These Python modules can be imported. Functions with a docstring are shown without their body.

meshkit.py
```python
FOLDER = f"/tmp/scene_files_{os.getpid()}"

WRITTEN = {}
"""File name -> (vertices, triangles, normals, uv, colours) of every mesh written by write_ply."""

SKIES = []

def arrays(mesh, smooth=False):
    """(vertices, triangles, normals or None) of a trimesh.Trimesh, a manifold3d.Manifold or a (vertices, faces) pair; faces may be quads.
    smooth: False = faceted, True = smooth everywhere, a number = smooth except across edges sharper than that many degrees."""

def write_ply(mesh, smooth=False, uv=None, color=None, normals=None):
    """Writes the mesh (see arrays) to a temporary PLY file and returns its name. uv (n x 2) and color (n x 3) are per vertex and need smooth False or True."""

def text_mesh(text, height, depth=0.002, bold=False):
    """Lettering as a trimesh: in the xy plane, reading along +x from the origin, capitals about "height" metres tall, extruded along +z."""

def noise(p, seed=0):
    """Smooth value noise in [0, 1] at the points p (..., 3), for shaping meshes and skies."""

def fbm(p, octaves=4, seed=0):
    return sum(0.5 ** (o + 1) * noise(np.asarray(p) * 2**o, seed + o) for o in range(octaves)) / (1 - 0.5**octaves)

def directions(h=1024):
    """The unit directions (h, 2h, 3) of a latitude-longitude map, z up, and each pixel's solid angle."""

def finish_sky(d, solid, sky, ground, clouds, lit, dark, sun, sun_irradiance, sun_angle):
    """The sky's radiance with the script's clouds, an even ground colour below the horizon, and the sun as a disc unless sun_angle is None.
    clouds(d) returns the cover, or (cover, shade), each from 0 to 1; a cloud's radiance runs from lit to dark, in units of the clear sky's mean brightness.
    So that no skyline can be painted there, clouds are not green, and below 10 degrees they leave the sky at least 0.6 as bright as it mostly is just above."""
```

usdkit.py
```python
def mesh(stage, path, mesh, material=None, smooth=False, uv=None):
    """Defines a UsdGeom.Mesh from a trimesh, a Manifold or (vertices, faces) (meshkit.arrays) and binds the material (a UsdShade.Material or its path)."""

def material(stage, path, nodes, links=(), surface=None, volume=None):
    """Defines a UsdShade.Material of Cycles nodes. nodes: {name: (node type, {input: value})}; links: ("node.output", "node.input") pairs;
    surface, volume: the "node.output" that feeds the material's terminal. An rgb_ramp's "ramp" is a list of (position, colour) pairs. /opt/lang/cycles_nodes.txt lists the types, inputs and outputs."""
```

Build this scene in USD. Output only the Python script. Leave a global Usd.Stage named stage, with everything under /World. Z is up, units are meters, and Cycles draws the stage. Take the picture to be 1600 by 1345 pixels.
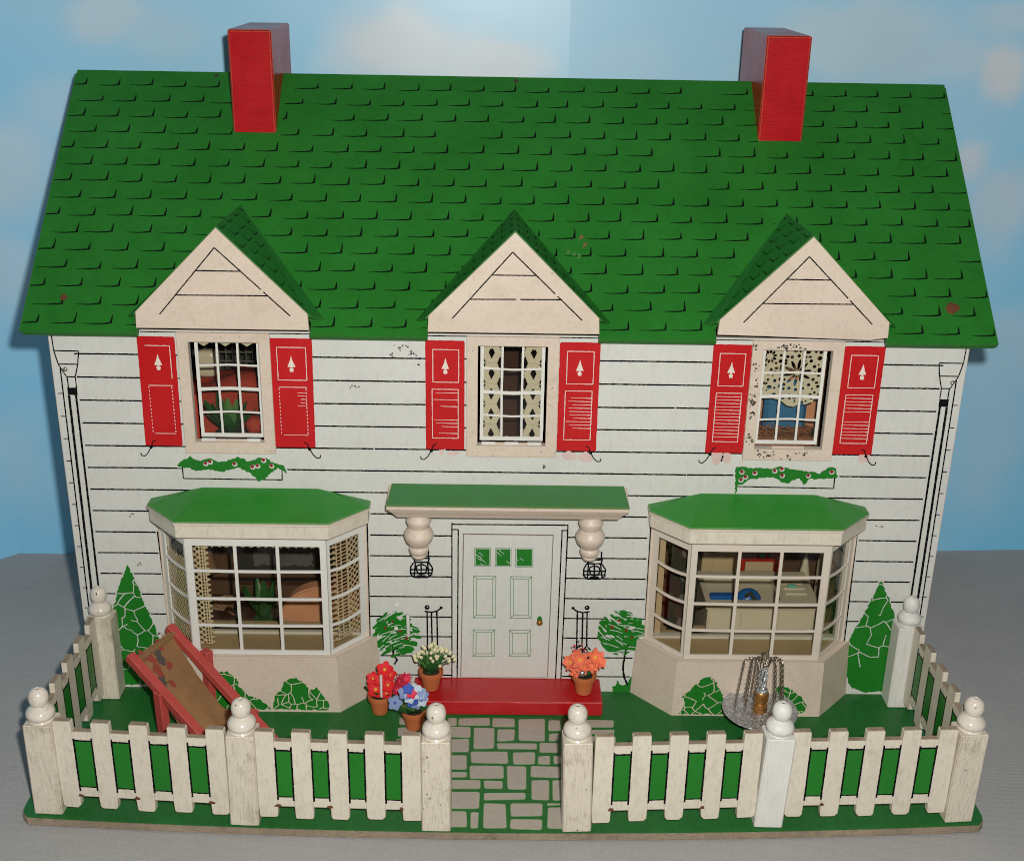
import math, random
import numpy as np, trimesh, shapely, usdkit, meshkit
from shapely.geometry import Polygon, LineString, Point, box as sbox, MultiPolygon
from shapely.ops import unary_union
from shapely import affinity
from scipy.spatial import Voronoi
from pxr import Usd, UsdGeom, UsdLux, UsdShade, Gf, Sdf, Vt

random.seed(7); rng = np.random.default_rng(7)
stage = Usd.Stage.CreateInMemory()
UsdGeom.SetStageUpAxis(stage, UsdGeom.Tokens.z); UsdGeom.SetStageMetersPerUnit(stage, 1.0)
UsdGeom.Xform.Define(stage, '/World'); UsdGeom.Scope.Define(stage, '/World/Looks')

# ---------------------------------------------------------------- camera (solved from the house's right angles)
CX, CY, CZ, YAW, PITCH, ROLL, FPX = -0.0125, -0.8911, 0.5927, 0.016, 0.3783, 0.0189, 1918.84
C = np.array([CX, CY, CZ])
Fw = np.array([math.sin(YAW)*math.cos(PITCH), math.cos(YAW)*math.cos(PITCH), -math.sin(PITCH)])
_R = np.cross(Fw, [0, 0, 1]); _R /= np.linalg.norm(_R); _U = np.cross(_R, Fw)
Rt = _R*math.cos(ROLL)+_U*math.sin(ROLL); Up = -_R*math.sin(ROLL)+_U*math.cos(ROLL)
cam = UsdGeom.Camera.Define(stage, '/World/camera')
cam.AddTransformOp().Set(Gf.Matrix4d(*Rt, 0, *Up, 0, *(-Fw), 0, *C, 1))
cam.CreateHorizontalApertureAttr(36.0); cam.CreateVerticalApertureAttr(36.0*860/1024)
cam.CreateFocalLengthAttr(36.0*FPX/1600); cam.CreateClippingRangeAttr(Gf.Vec2f(0.02, 50))
cam.CreateExposureAttr(0.36)

# ---------------------------------------------------------------- light: the camera's flash and a dim room
FLASH = C+Rt*0.034+Up*0.045
fl = UsdLux.SphereLight.Define(stage, '/World/flash_lamp')
fl.CreateRadiusAttr(0.011); fl.CreateIntensityAttr(5800.0); fl.CreateColorAttr(Gf.Vec3f(1.0, 0.965, 0.91))
fl.AddTransformOp().Set(Gf.Matrix4d(*Rt, 0, *Up, 0, *(-Fw), 0, *FLASH, 1))
sh = UsdLux.ShapingAPI.Apply(fl.GetPrim()); sh.CreateShapingConeAngleAttr(80.0); sh.CreateShapingConeSoftnessAttr(0.75)
dome = UsdLux.DomeLight.Define(stage, '/World/room_light')
rm = usdkit.material(stage, '/World/Looks/room_light', {'b': ('background_shader', {'color': (1.0, 0.96, 0.9), 'strength': 0.07})}, surface='b.background')
UsdShade.MaterialBindingAPI.Apply(dome.GetPrim()).Bind(rm)

# ---------------------------------------------------------------- helpers
def ray(px, py): return Fw+Rt*(px-800)/FPX-Up*(py-672.5)/FPX
def onplane(px, py, n, d):
    n = np.array(n, float); r = ray(px, py); return C+(d-n@C)/(n@r)*r
def wallp(px, py, y=0.0): return onplane(px, py, (0, 1, 0), y)[[0, 2]]
def groundp(px, py, z=0.0): return onplane(px, py, (0, 0, 1), z)[:2]

used = {}
def numbered(path):
    if path not in used: used[path] = 0; return path
    used[path] += 1; return '%s_%03d' % (path, used[path])
locs = {}
def thing(name, label=None, cat=None, loc=(0, 0, 0), group=None, kind=None):
    p = numbered('/World/'+name); x = UsdGeom.Xform.Define(stage, p); x.AddTranslateOp().Set(Gf.Vec3d(*map(float, loc))); locs[p] = np.array(loc, float)
    tag(x.GetPrim(), label, cat, group, kind); return p
def tag(o, label=None, cat=None, group=None, kind=None):
    for k, v in (('label', label), ('category', cat), ('group', group), ('kind', kind)):
        if v: o.SetCustomDataByKey(k, v)
def root(p): return '/'.join(p.split('/')[:3])
def add(parent, name, m, mat, smooth=False, label=None, kind=None):
    """one mesh prim under parent (world coordinates in, the thing's base taken off)"""
    if m is None: return None
    if isinstance(m, (list, tuple)) and m and isinstance(m[0], trimesh.Trimesh): m = trimesh.util.concatenate(m)
    p = numbered(parent+'/'+name); m = m.copy(); m.vertices = m.vertices-locs.get(root(p), 0)
    o = usdkit.mesh(stage, p, m, mat, smooth); tag(o.GetPrim(), label, kind=kind); return p
def boxm(x0, x1, y0, y1, z0, z1):
    m = trimesh.creation.box((x1-x0, y1-y0, z1-z0)); m.apply_translation(((x0+x1)/2, (y0+y1)/2, (z0+z1)/2)); return m
def rbox(x0, x1, y0, y1, z0, z1, r=0.0006):
    a = np.array([[x, y, z] for x in (x0, x1) for y in (y0, y1) for z in (z0, z1)])
    c = np.array([(x0+x1)/2, (y0+y1)/2, (z0+z1)/2]); pts = []
    for v in a:
        s = np.sign(c-v)*r
        for k in range(3):
            q = v.copy(); q += s; q[k] = v[k]; pts.append(q)
    return trimesh.convex.convex_hull(np.array(pts))
def hull(pts): return trimesh.convex.convex_hull(np.array(pts, float))
def slab(poly3, n, th):
    p = np.array(poly3, float); n = np.array(n, float)/np.linalg.norm(n); return hull(np.vstack([p, p+n*th]))
def geoms(s):
    if s is None or s.is_empty: return []
    return [g for g in getattr(s, 'geoms', [s]) if g.geom_type == 'Polygon' and g.area > 1e-9]
def ext(shape, th, M):
    """extrude a 2-D shape by th and carry (u, v, e) into the world with the 3x4 matrix M"""
    ms = []
    for g in geoms(shape):
        g = Polygon(g.exterior, [r for r in g.interiors if Polygon(r).area > 2e-9]).buffer(0)
        for h in geoms(g):
            try: h = shapely.remove_repeated_points(h, 2e-6)
            except Exception: pass
            for q in geoms(h if h.is_valid else h.buffer(0)):
                try: ms.append(trimesh.creation.extrude_polygon(q, th, engine='earcut'))
                except Exception: pass
    if not ms: return None
    m = trimesh.util.concatenate(ms); m.vertices = m.vertices@M[:, :3].T+M[:, 3]; return m
def Mwall(y): return np.array([[1, 0, 0, 0], [0, 0, -1, y], [0, 1, 0, 0.]])
def Mground(z): return np.array([[1, 0, 0, 0], [0, 1, 0, 0], [0, 0, 1, z]], float)
def wsheet(shape, y, th=0.00025): return ext(shape, th, Mwall(y))
def tube(pts, r, n=8, closed=True):
    pts = np.array(pts, float); rr = np.broadcast_to(r, len(pts)); V = []; F = []
    t = np.gradient(pts, axis=0); t /= np.linalg.norm(t, axis=1)[:, None]+1e-12
    a = np.cross(t[0], [0.31, 0.22, 0.92]); a /= np.linalg.norm(a)
    for i, p in enumerate(pts):
        a = a-t[i]*(a@t[i]); a /= np.linalg.norm(a); b = np.cross(t[i], a)
        for k in range(n):
            w = 2*math.pi*k/n; V.append(p+rr[i]*(a*math.cos(w)+b*math.sin(w)))
    for i in range(len(pts)-1):
        for k in range(n):
            A, B = i*n+k, i*n+(k+1) % n; F += [(A, B, B+n), (A, B+n, A+n)]
    s, e = len(V), len(V)+1; V += [pts[0], pts[-1]]; o = (len(pts)-1)*n
    for k in range(n): F += [(s, (k+1) % n, k), (e, o+k, o+(k+1) % n)]
    return trimesh.Trimesh(V, F, process=False)
def lathe(prof, cx, cy, z0=0.0, n=28):
    prof = np.array(prof, float); m = trimesh.creation.revolve(prof, sections=n); m.apply_translation((cx, cy, z0)); return m
def ink(pts, w, wob=0.22, step=0.0012, taper=(1, 1), seed=None):
    """a printed stroke of slightly uneven width along 2-D points"""
    l = LineString(pts); n = max(2, int(l.length/step)); d = np.linspace(0, 1, n+1)
    p = np.array([l.interpolate(x, normalized=True).coords[0] for x in d]); t = np.gradient(p, axis=0); t /= np.linalg.norm(t, axis=1)[:, None]+1e-12
    nn = np.stack([-t[:, 1], t[:, 0]], 1); k = np.interp(d, [0, 1], taper)
    a = w/2*k*(1+wob*rng.uniform(-1, 1, n+1)); b = w/2*k*(1+wob*rng.uniform(-1, 1, n+1))
    return Polygon(np.vstack([p+nn*a[:, None], (p-nn*b[:, None])[::-1]])).buffer(0)
def jag(poly, amp, step=0.0016):
    if poly.geom_type != 'Polygon': poly = max(geoms(poly), key=lambda q: q.area, default=Polygon())
    if poly.is_empty: return poly
    r = poly.exterior; n = max(8, int(r.length/step)); P = np.array([r.interpolate(i/n, normalized=True).coords[0] for i in range(n)])
    P += rng.uniform(-amp, amp, P.shape); return Polygon(P).buffer(0)
def W(*pp, y=0.0): return [tuple(wallp(a, b, y)) for a, b in pp]
def zoomed(x0, y0, s): return lambda *pp: [(x0+a*s, y0+b*s) for a, b in pp]

# ---------------------------------------------------------------- materials
def looks(n): return '/World/Looks/'+n
def paint(name, col, rough=0.45, tint=0.08, dirt=None, dirt_amt=0.0, wear=None, wear_w=0.0008, grain=(60, 60, 900), bump=0.25, spec=0.4, chips=None, chip_t=0.72, chip_s=260, coat=0.0):
    """old brushed paint: slow tint drift, fine grain relief, dirt blotches, worn edges and flaked spots"""
    d = {'g': ('geometry', {}), 'n1': ('noise_texture', {'scale': 22.0, 'detail': 5.0, 'roughness': 0.6}),
         'm': ('mapping', {'scale': tuple(float(v) for v in grain)}), 'n2': ('noise_texture', {'scale': 1.0, 'detail': 4.0, 'roughness': 0.65}),
         'r1': ('rgb_ramp', {'ramp': [(0.25, tuple(c*(1-tint) for c in col)), (0.75, tuple(min(1, c*(1+tint)) for c in col))]}),
         'b': ('bump', {'strength': bump, 'distance': 0.0006}), 'p': ('principled_bsdf', {'roughness': rough, 'specular_ior_level': spec, 'coat_weight': coat, 'coat_roughness': 0.12}),
         'rr': ('map_range', {'from_min': 0.3, 'from_max': 0.7, 'to_min': rough*0.8, 'to_max': min(1, rough*1.25), 'clamp': True})}
    l = [('g.position', 'n1.vector'), ('g.position', 'm.vector'), ('m.vector', 'n2.vector'), ('n1.fac', 'r1.fac'), ('n2.fac', 'b.height'), ('b.normal', 'p.normal'), ('n1.fac', 'rr.value'), ('rr.result', 'p.roughness')]
    out = 'r1.color'
    if dirt:
        d['n3'] = ('noise_texture', {'scale': 45.0, 'detail': 6.0, 'roughness': 0.72}); d['q3'] = ('map_range', {'from_min': 0.52, 'from_max': 0.78, 'to_min': 0.0, 'to_max': dirt_amt, 'clamp': True})
        d['x3'] = ('mix_color', {'b': dirt}); l += [('g.position', 'n3.vector'), ('n3.fac', 'q3.value'), ('q3.result', 'x3.fac'), (out, 'x3.a')]; out = 'x3.result'
        d['gq'] = ('map_range', {'from_min': 0.5, 'from_max': 0.8, 'to_min': 0.0, 'to_max': dirt_amt*0.8, 'clamp': True}); d['gx'] = ('mix_color', {'b': tuple(c*0.55 for c in dirt)})
        l += [('n2.fac', 'gq.value'), ('gq.result', 'gx.fac'), (out, 'gx.a')]; out = 'gx.result'
    if chips:
        d['n4'] = ('noise_texture', {'scale': float(chip_s), 'detail': 3.0, 'roughness': 0.5}); d['q4'] = ('math', {'math_type': 'greater_than', 'value2': chip_t})
        d['x4'] = ('mix_color', {'b': chips}); l += [('g.position', 'n4.vector'), ('n4.fac', 'q4.value1'), ('q4.value', 'x4.fac'), (out, 'x4.a')]; out = 'x4.result'
    if wear:
        d['bv'] = ('bevel', {'samples': 6, 'radius': wear_w}); d['dot'] = ('vector_math', {'math_type': 'dot_product'})
        d['n5'] = ('noise_texture', {'scale': 170.0, 'detail': 4.0, 'roughness': 0.6}); d['inv'] = ('math', {'math_type': 'subtract', 'value1': 1.0})
        d['mu'] = ('math', {'math_type': 'multiply'}); d['qw'] = ('map_range', {'from_min': 0.028, 'from_max': 0.065, 'to_min': 0.0, 'to_max': 0.9, 'clamp': True}); d['xw'] = ('mix_color', {'b': wear})
        l += [('bv.bevel', 'dot.vector1'), ('g.true_normal', 'dot.vector2'), ('dot.value', 'inv.value2'), ('inv.value', 'mu.value1'), ('g.position', 'n5.vector'), ('n5.fac', 'mu.value2'), ('mu.value', 'qw.value'), ('qw.result', 'xw.fac'), (out, 'xw.a')]; out = 'xw.result'
    l.append((out, 'p.base_color'))
    return usdkit.material(stage, looks(name), d, l, surface='p.BSDF')

WOOD = (0.20, 0.11, 0.055)
M = {}
M['wall'] = paint('white_wall_paint', (0.575, 0.59, 0.555), 0.38, 0.05, (0.44, 0.36, 0.23), 0.22, (0.42, 0.24, 0.17), 0.0012, (260, 260, 90), 0.12, chips=(0.16, 0.12, 0.08), chip_t=0.80, chip_s=190)
M['cream'] = paint('cream_paint', (0.60, 0.515, 0.425), 0.42, 0.05, (0.36, 0.25, 0.14), 0.30, (0.28, 0.15, 0.08), 0.0007, (300, 300, 300), 0.22, chips=(0.15, 0.09, 0.05), chip_t=0.79, chip_s=330)
M['ivory'] = paint('ivory_post_paint', (0.62, 0.57, 0.47), 0.42, 0.06, (0.22, 0.17, 0.12), 0.72, (0.22, 0.12, 0.06), 0.0014, (900, 900, 90), 0.6, chips=(0.10, 0.07, 0.05), chip_t=0.715, chip_s=420)
M['ivory_grey'] = paint('chalky_white_post_paint', (0.66, 0.66, 0.62), 0.5, 0.05, (0.30, 0.28, 0.24), 0.35, (0.3, 0.26, 0.2), 0.0009, (700, 700, 60), 0.4)
M['gloss_white'] = paint('glossy_white_paint', (0.66, 0.61, 0.53), 0.16, 0.04, (0.25, 0.19, 0.12), 0.35, None, 0, (300, 300, 300), 0.12, chips=(0.10, 0.06, 0.04), chip_t=0.71, chip_s=300, coat=0.5)
M['picket'] = paint('picket_paint', (0.63, 0.59, 0.49), 0.42, 0.05, (0.30, 0.24, 0.16), 0.4, (0.24, 0.11, 0.06), 0.0008, (400, 400, 120), 0.3, chips=(0.14, 0.08, 0.05), chip_t=0.77, chip_s=350)
M['raw_edge'] = paint('bare_board_edge', (0.27, 0.215, 0.155), 0.8, 0.25, (0.07, 0.05, 0.03), 0.7, None, 0, (300, 300, 900), 0.6)
M['roof'] = paint('green_roof_paint', (0.0175, 0.160, 0.0180), 0.36, 0.12, (0.014, 0.085, 0.014), 0.30, (0.10, 0.13, 0.06), 0.0007, (160, 160, 160), 0.12, spec=0.3, chips=(0.20, 0.17, 0.08), chip_t=0.835, chip_s=210)
M['roof_dormer'] = M['roof']
M['green_gloss'] = paint('green_bay_roof_paint', (0.018, 0.225, 0.020), 0.32, 0.06, (0.02, 0.08, 0.02), 0.25, (0.40, 0.46, 0.30), 0.0008, (200, 400, 400), 0.15, chips=(0.3, 0.3, 0.2), chip_t=0.82, chip_s=260)
M['green_canopy'] = paint('green_canopy_paint', (0.043, 0.20, 0.055), 0.45, 0.08, (0.05, 0.1, 0.04), 0.3, (0.35, 0.2, 0.1), 0.0007, (200, 600, 600), 0.3)
M['lawn'] = paint('green_lawn_paint', (0.0170, 0.130, 0.026), 0.42, 0.16, (0.012, 0.05, 0.015), 0.55, None, 0, (400, 150, 400), 0.3, spec=0.25, chips=(0.22, 0.24, 0.12), chip_t=0.80, chip_s=240)
M['green_ink'] = paint('green_ink', (0.013, 0.17, 0.016), 0.36, 0.10, (0.01, 0.07, 0.01), 0.25, None, 0, (300, 300, 300), 0.1, spec=0.3, chips=(0.55, 0.55, 0.45), chip_t=0.80, chip_s=300)
M['black_ink'] = paint('black_ink', (0.006, 0.006, 0.007), 0.7, 0.3, None, 0, None, 0, (300, 300, 300), 0.1, spec=0.05)
M['roof_ink'] = paint('dark_roof_ink', (0.004, 0.009, 0.005), 0.75, 0.3, None, 0, None, 0, (300, 300, 300), 0.1, spec=0.05)
M['red'] = paint('red_shutter_paint', (0.47, 0.008, 0.010), 0.35, 0.06, (0.28, 0.005, 0.006), 0.3, None, 0, (300, 300, 300), 0.12, spec=0.35, chips=(0.6, 0.45, 0.4), chip_t=0.815, chip_s=330)
M['red_ink'] = paint('dark_red_ink', (0.22, 0.012, 0.012), 0.4, 0.15)
M['white_ink'] = paint('white_ink', (0.68, 0.62, 0.55), 0.45, 0.05)
M['step'] = paint('red_step_paint', (0.42, 0.007, 0.010), 0.30, 0.06, (0.16, 0.004, 0.005), 0.35, (0.55, 0.25, 0.2), 0.0005, (60, 500, 500), 0.25)
M['chimney'] = paint('red_chimney_paint', (0.40, 0.009, 0.013), 0.26, 0.10, (0.2, 0.006, 0.008), 0.45, (0.45, 0.28, 0.12), 0.0020, (110, 110, 900), 0.35, spec=0.13, coat=0.0)
M['plastic'] = paint('white_plastic', (0.66, 0.66, 0.62), 0.3, 0.04, (0.4, 0.34, 0.26), 0.2)
M['cream_plastic'] = paint('cream_muntin_plastic', (0.63, 0.57, 0.49), 0.32, 0.04, (0.4, 0.3, 0.2), 0.25)
M['stone'] = paint('grey_stone_paint', (0.385, 0.345, 0.295), 0.45, 0.07, (0.2, 0.15, 0.1), 0.3, None, 0, (300, 300, 300), 0.2, spec=0.3)
M['stone_rim'] = paint('pale_green_ink', (0.10, 0.24, 0.07), 0.45, 0.1)
M['chair_red'] = paint('faded_red_wood_paint', (0.44, 0.065, 0.055), 0.5, 0.09, (0.25, 0.05, 0.03), 0.3, (0.55, 0.2, 0.15), 0.0006, (300, 300, 300), 0.4)
M['terracotta'] = paint('terracotta', (0.47, 0.135, 0.045), 0.75, 0.09, (0.5, 0.25, 0.14), 0.25, None, 0, (200, 200, 500), 0.2, spec=0.2)
M['brass'] = usdkit.material(stage, looks('old_brass'), {'g': ('geometry', {}), 'n': ('noise_texture', {'scale': 300.0}), 'r': ('rgb_ramp', {'ramp': [(0.3, (0.30, 0.13, 0.03)), (0.7, (0.50, 0.25, 0.07))]}), 'p': ('principled_bsdf', {'metallic': 0.7, 'roughness': 0.34})}, [('g.position', 'n.vector'), ('n.fac', 'r.fac'), ('r.color', 'p.base_color')], surface='p.BSDF')
M['silver'] = usdkit.material(stage, looks('twisted_wire'), {'p': ('principled_bsdf', {'base_color': (0.50, 0.42, 0.35), 'metallic': 1.0, 'roughness': 0.22})}, surface='p.BSDF')
M['steel'] = usdkit.material(stage, looks('nail_metal'), {'p': ('principled_bsdf', {'base_color': (0.55, 0.53, 0.5), 'metallic': 0.9, 'roughness': 0.3})}, surface='p.BSDF')
M['glitter'] = usdkit.material(stage, looks('silver_glitter'), {'g': ('geometry', {}), 'v': ('voronoi_texture', {'scale': 900.0}), 's': ('vector_math', {'math_type': 'subtract', 'vector2': (0.5, 0.5, 0.5)}), 'sc': ('vector_math', {'math_type': 'scale', 'scale': 1.15}), 'a': ('vector_math', {'math_type': 'add'}), 'nn': ('vector_math', {'math_type': 'normalize'}),
    'r': ('rgb_ramp', {'ramp': [(0.0, (0.30, 0.31, 0.32)), (1.0, (0.74, 0.76, 0.78))]}), 'p': ('principled_bsdf', {'metallic': 0.55, 'roughness': 0.3})},
    [('g.position', 'v.vector'), ('v.color', 's.vector1'), ('s.vector', 'sc.vector1'), ('sc.vector', 'a.vector1'), ('g.normal', 'a.vector2'), ('a.vector', 'nn.vector1'), ('nn.vector', 'p.normal'), ('v.distance', 'r.fac'), ('r.color', 'p.base_color')], surface='p.BSDF')
M['pane'] = usdkit.material(stage, looks('clear_pane'), {'t': ('transparent_bsdf', {'color': (0.93, 0.92, 0.88)}), 'gl': ('glossy_bsdf', {'color': (0.9, 0.9, 0.9), 'roughness': 0.06}), 'f': ('fresnel', {'IOR': 1.45}), 'ge': ('geometry', {}), 'iv': ('math', {'math_type': 'subtract', 'value1': 1.0}), 'mu': ('math', {'math_type': 'multiply'}), 'm': ('mix_closure', {})}, [('t.BSDF', 'm.closure1'), ('gl.BSDF', 'm.closure2'), ('ge.backfacing', 'iv.value2'), ('iv.value', 'mu.value1'), ('f.fac', 'mu.value2'), ('mu.value', 'm.fac')], surface='m.closure')
M['lace'] = paint('ecru_lace_thread', (0.60, 0.51, 0.35), 0.9, 0.15, None, 0, None, 0, (1500, 1500, 1500), 0.8, spec=0.1)
M['lace_white'] = paint('white_lace_thread', (0.60, 0.57, 0.46), 0.9, 0.12, None, 0, None, 0, (1500, 1500, 1500), 0.8, spec=0.1)
def plain(name, col, rough=0.6, tint=0.15, grain=(300, 300, 300), bump=0.3, dirt=None, amt=0.4, spec=0.3): M[name] = paint(name, col, rough, tint, dirt, amt, None, 0, grain, bump, spec=spec); return M[name]
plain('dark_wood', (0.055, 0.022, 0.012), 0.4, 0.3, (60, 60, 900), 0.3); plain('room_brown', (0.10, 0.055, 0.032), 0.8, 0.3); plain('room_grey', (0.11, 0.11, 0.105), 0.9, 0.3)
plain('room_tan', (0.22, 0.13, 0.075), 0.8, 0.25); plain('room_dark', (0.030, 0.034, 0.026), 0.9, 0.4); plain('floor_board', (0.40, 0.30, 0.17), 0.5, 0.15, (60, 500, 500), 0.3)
plain('peach_fabric', (0.60, 0.28, 0.16), 0.9, 0.12, (600, 600, 600), 0.5, (0.62, 0.40, 0.22), 0.6); plain('leaf', (0.020, 0.10, 0.022), 0.4, 0.35); plain('leaf_light', (0.07, 0.20, 0.05), 0.45, 0.3)
plain('cabinet_cream', (0.50, 0.40, 0.25), 0.45, 0.08); plain('sink_white', (0.58, 0.53, 0.42), 0.25, 0.06, spec=0.5); plain('blue_plastic', (0.010, 0.10, 0.36), 0.3, 0.1); plain('blue_fabric', (0.035, 0.16, 0.34), 0.9, 0.08, (700, 700, 700), 0.5)
plain('red_lacquer', (0.36, 0.022, 0.012), 0.35, 0.12); plain('brick_red_knit', (0.36, 0.045, 0.024), 0.9, 0.35, (800, 800, 800), 0.8); plain('straw', (0.24, 0.11, 0.05), 0.9, 0.4, (500, 500, 500), 0.8)
plain('rug_brown', (0.33, 0.13, 0.06), 0.95, 0.35, (900, 900, 900), 0.9); plain('canvas', (0.27, 0.145, 0.062), 0.95, 0.16, (900, 900, 900), 0.7, (0.16, 0.08, 0.035), 0.5); plain('canvas_print', (0.27, 0.05, 0.035), 0.95, 0.35, (900, 900, 900), 0.6); plain('canvas_blue', (0.085, 0.065, 0.055), 0.95, 0.3)
plain('petal_red', (0.62, 0.012, 0.018), 0.6, 0.2); plain('petal_pink', (0.60, 0.035, 0.08), 0.6, 0.2); plain('petal_coral', (0.78, 0.19, 0.10), 0.6, 0.25); plain('petal_blue', (0.20, 0.27, 0.46), 0.6, 0.3); plain('petal_pale', (0.46, 0.55, 0.62), 0.6, 0.2); plain('petal_deep', (0.05, 0.10, 0.42), 0.6, 0.2); plain('bud', (0.70, 0.66, 0.42), 0.35, 0.1, spec=0.5); plain('yellow', (0.75, 0.42, 0.06), 0.5, 0.2); plain('soil', (0.03, 0.024, 0.014), 0.95, 0.4, (900, 900, 900), 1.0); plain('mint', (0.10, 0.42, 0.33), 0.5, 0.1); plain('pink_stain', (0.60, 0.46, 0.43), 0.5, 0.12)
plain('chip_dark', (0.045, 0.038, 0.032), 0.8, 0.4); plain('rust', (0.13, 0.045, 0.02), 0.8, 0.4)

# ---------------------------------------------------------------- setting: cloth-covered table and the printed sky behind
BASE_T = 0.0065; TZ = -BASE_T
def cloth():
    nx, ny = 260, 200; X = np.linspace(-1.6, 1.6, nx); Y = np.linspace(-1.5, 0.62, ny); gx, gy = np.meshgrid(X, Y)
    P = np.stack([gx.ravel()*5, gy.ravel()*5, 0*gx.ravel()], 1); z = (meshkit.fbm(P, 3, 3)-0.5)*0.0022
    q = gx.ravel()*0.16+gy.ravel()
    for c, h in ((0.115, 0.0011), (0.150, -0.0008), (-0.34, 0.001)): z += h*np.exp(-((q-c-0.02*np.sin(gx.ravel()*3))/0.006)**2)
    inside = (np.abs(gx.ravel()) < 0.42) & (gy.ravel() > -0.24) & (gy.ravel() < 0.28)
    z = np.where(inside, np.minimum(z, 0), z)
    V = np.stack([gx.ravel(), gy.ravel(), TZ-0.0012+z], 1); i = np.arange(nx*ny).reshape(ny, nx)
    F = np.stack([i[:-1, :-1].ravel(), i[:-1, 1:].ravel(), i[1:, 1:].ravel(), i[1:, :-1].ravel()], 1); return V, F
cm = usdkit.material(stage, looks('grey_tablecloth'), {'g': ('geometry', {}), 'w1': ('wave_texture', {'bands_direction': 'x', 'scale': 330.0, 'distortion': 2.0, 'detail': 2.0, 'detail_scale': 1.5}), 'w2': ('wave_texture', {'bands_direction': 'y', 'scale': 330.0, 'distortion': 2.0, 'detail': 2.0, 'detail_scale': 1.5}),
    'ad': ('math', {'math_type': 'add'}), 'n': ('noise_texture', {'scale': 9.0, 'detail': 6.0, 'roughness': 0.65}), 'n2': ('noise_texture', {'scale': 700.0, 'detail': 3.0, 'roughness': 0.7}), 'mm': ('math', {'math_type': 'multiply_add', 'value2': 0.5}),
    'r': ('rgb_ramp', {'ramp': [(0.25, (0.365, 0.362, 0.358)), (0.75, (0.420, 0.416, 0.410))]}), 'r2': ('rgb_ramp', {'ramp': [(0.3, (0.80, 0.80, 0.80)), (0.7, (1.0, 1.0, 1.0))]}), 'x': ('mix_color', {'blend_type': 'multiply', 'fac': 1.0}),
    'b': ('bump', {'strength': 0.5, 'distance': 0.0005}), 'p': ('principled_bsdf', {'roughness': 0.85, 'specular_ior_level': 0.15, 'sheen_weight': 0.15})},
    [('g.position', 'w1.vector'), ('g.position', 'w2.vector'), ('w1.fac', 'ad.value1'), ('w2.fac', 'ad.value2'), ('g.position', 'n.vector'), ('g.position', 'n2.vector'), ('ad.value', 'mm.value1'), ('n2.fac', 'mm.value3'), ('n.fac', 'r.fac'), ('n2.fac', 'r2.fac'), ('r.color', 'x.a'), ('r2.color', 'x.b'), ('x.result', 'p.base_color'), ('mm.value', 'b.height'), ('b.normal', 'p.normal')], surface='p.BSDF')
o = usdkit.mesh(stage, '/World/table_top', cloth(), cm, True); tag(o.GetPrim(), 'grey woven cloth covering the table under the dollhouse', kind='structure')

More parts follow.
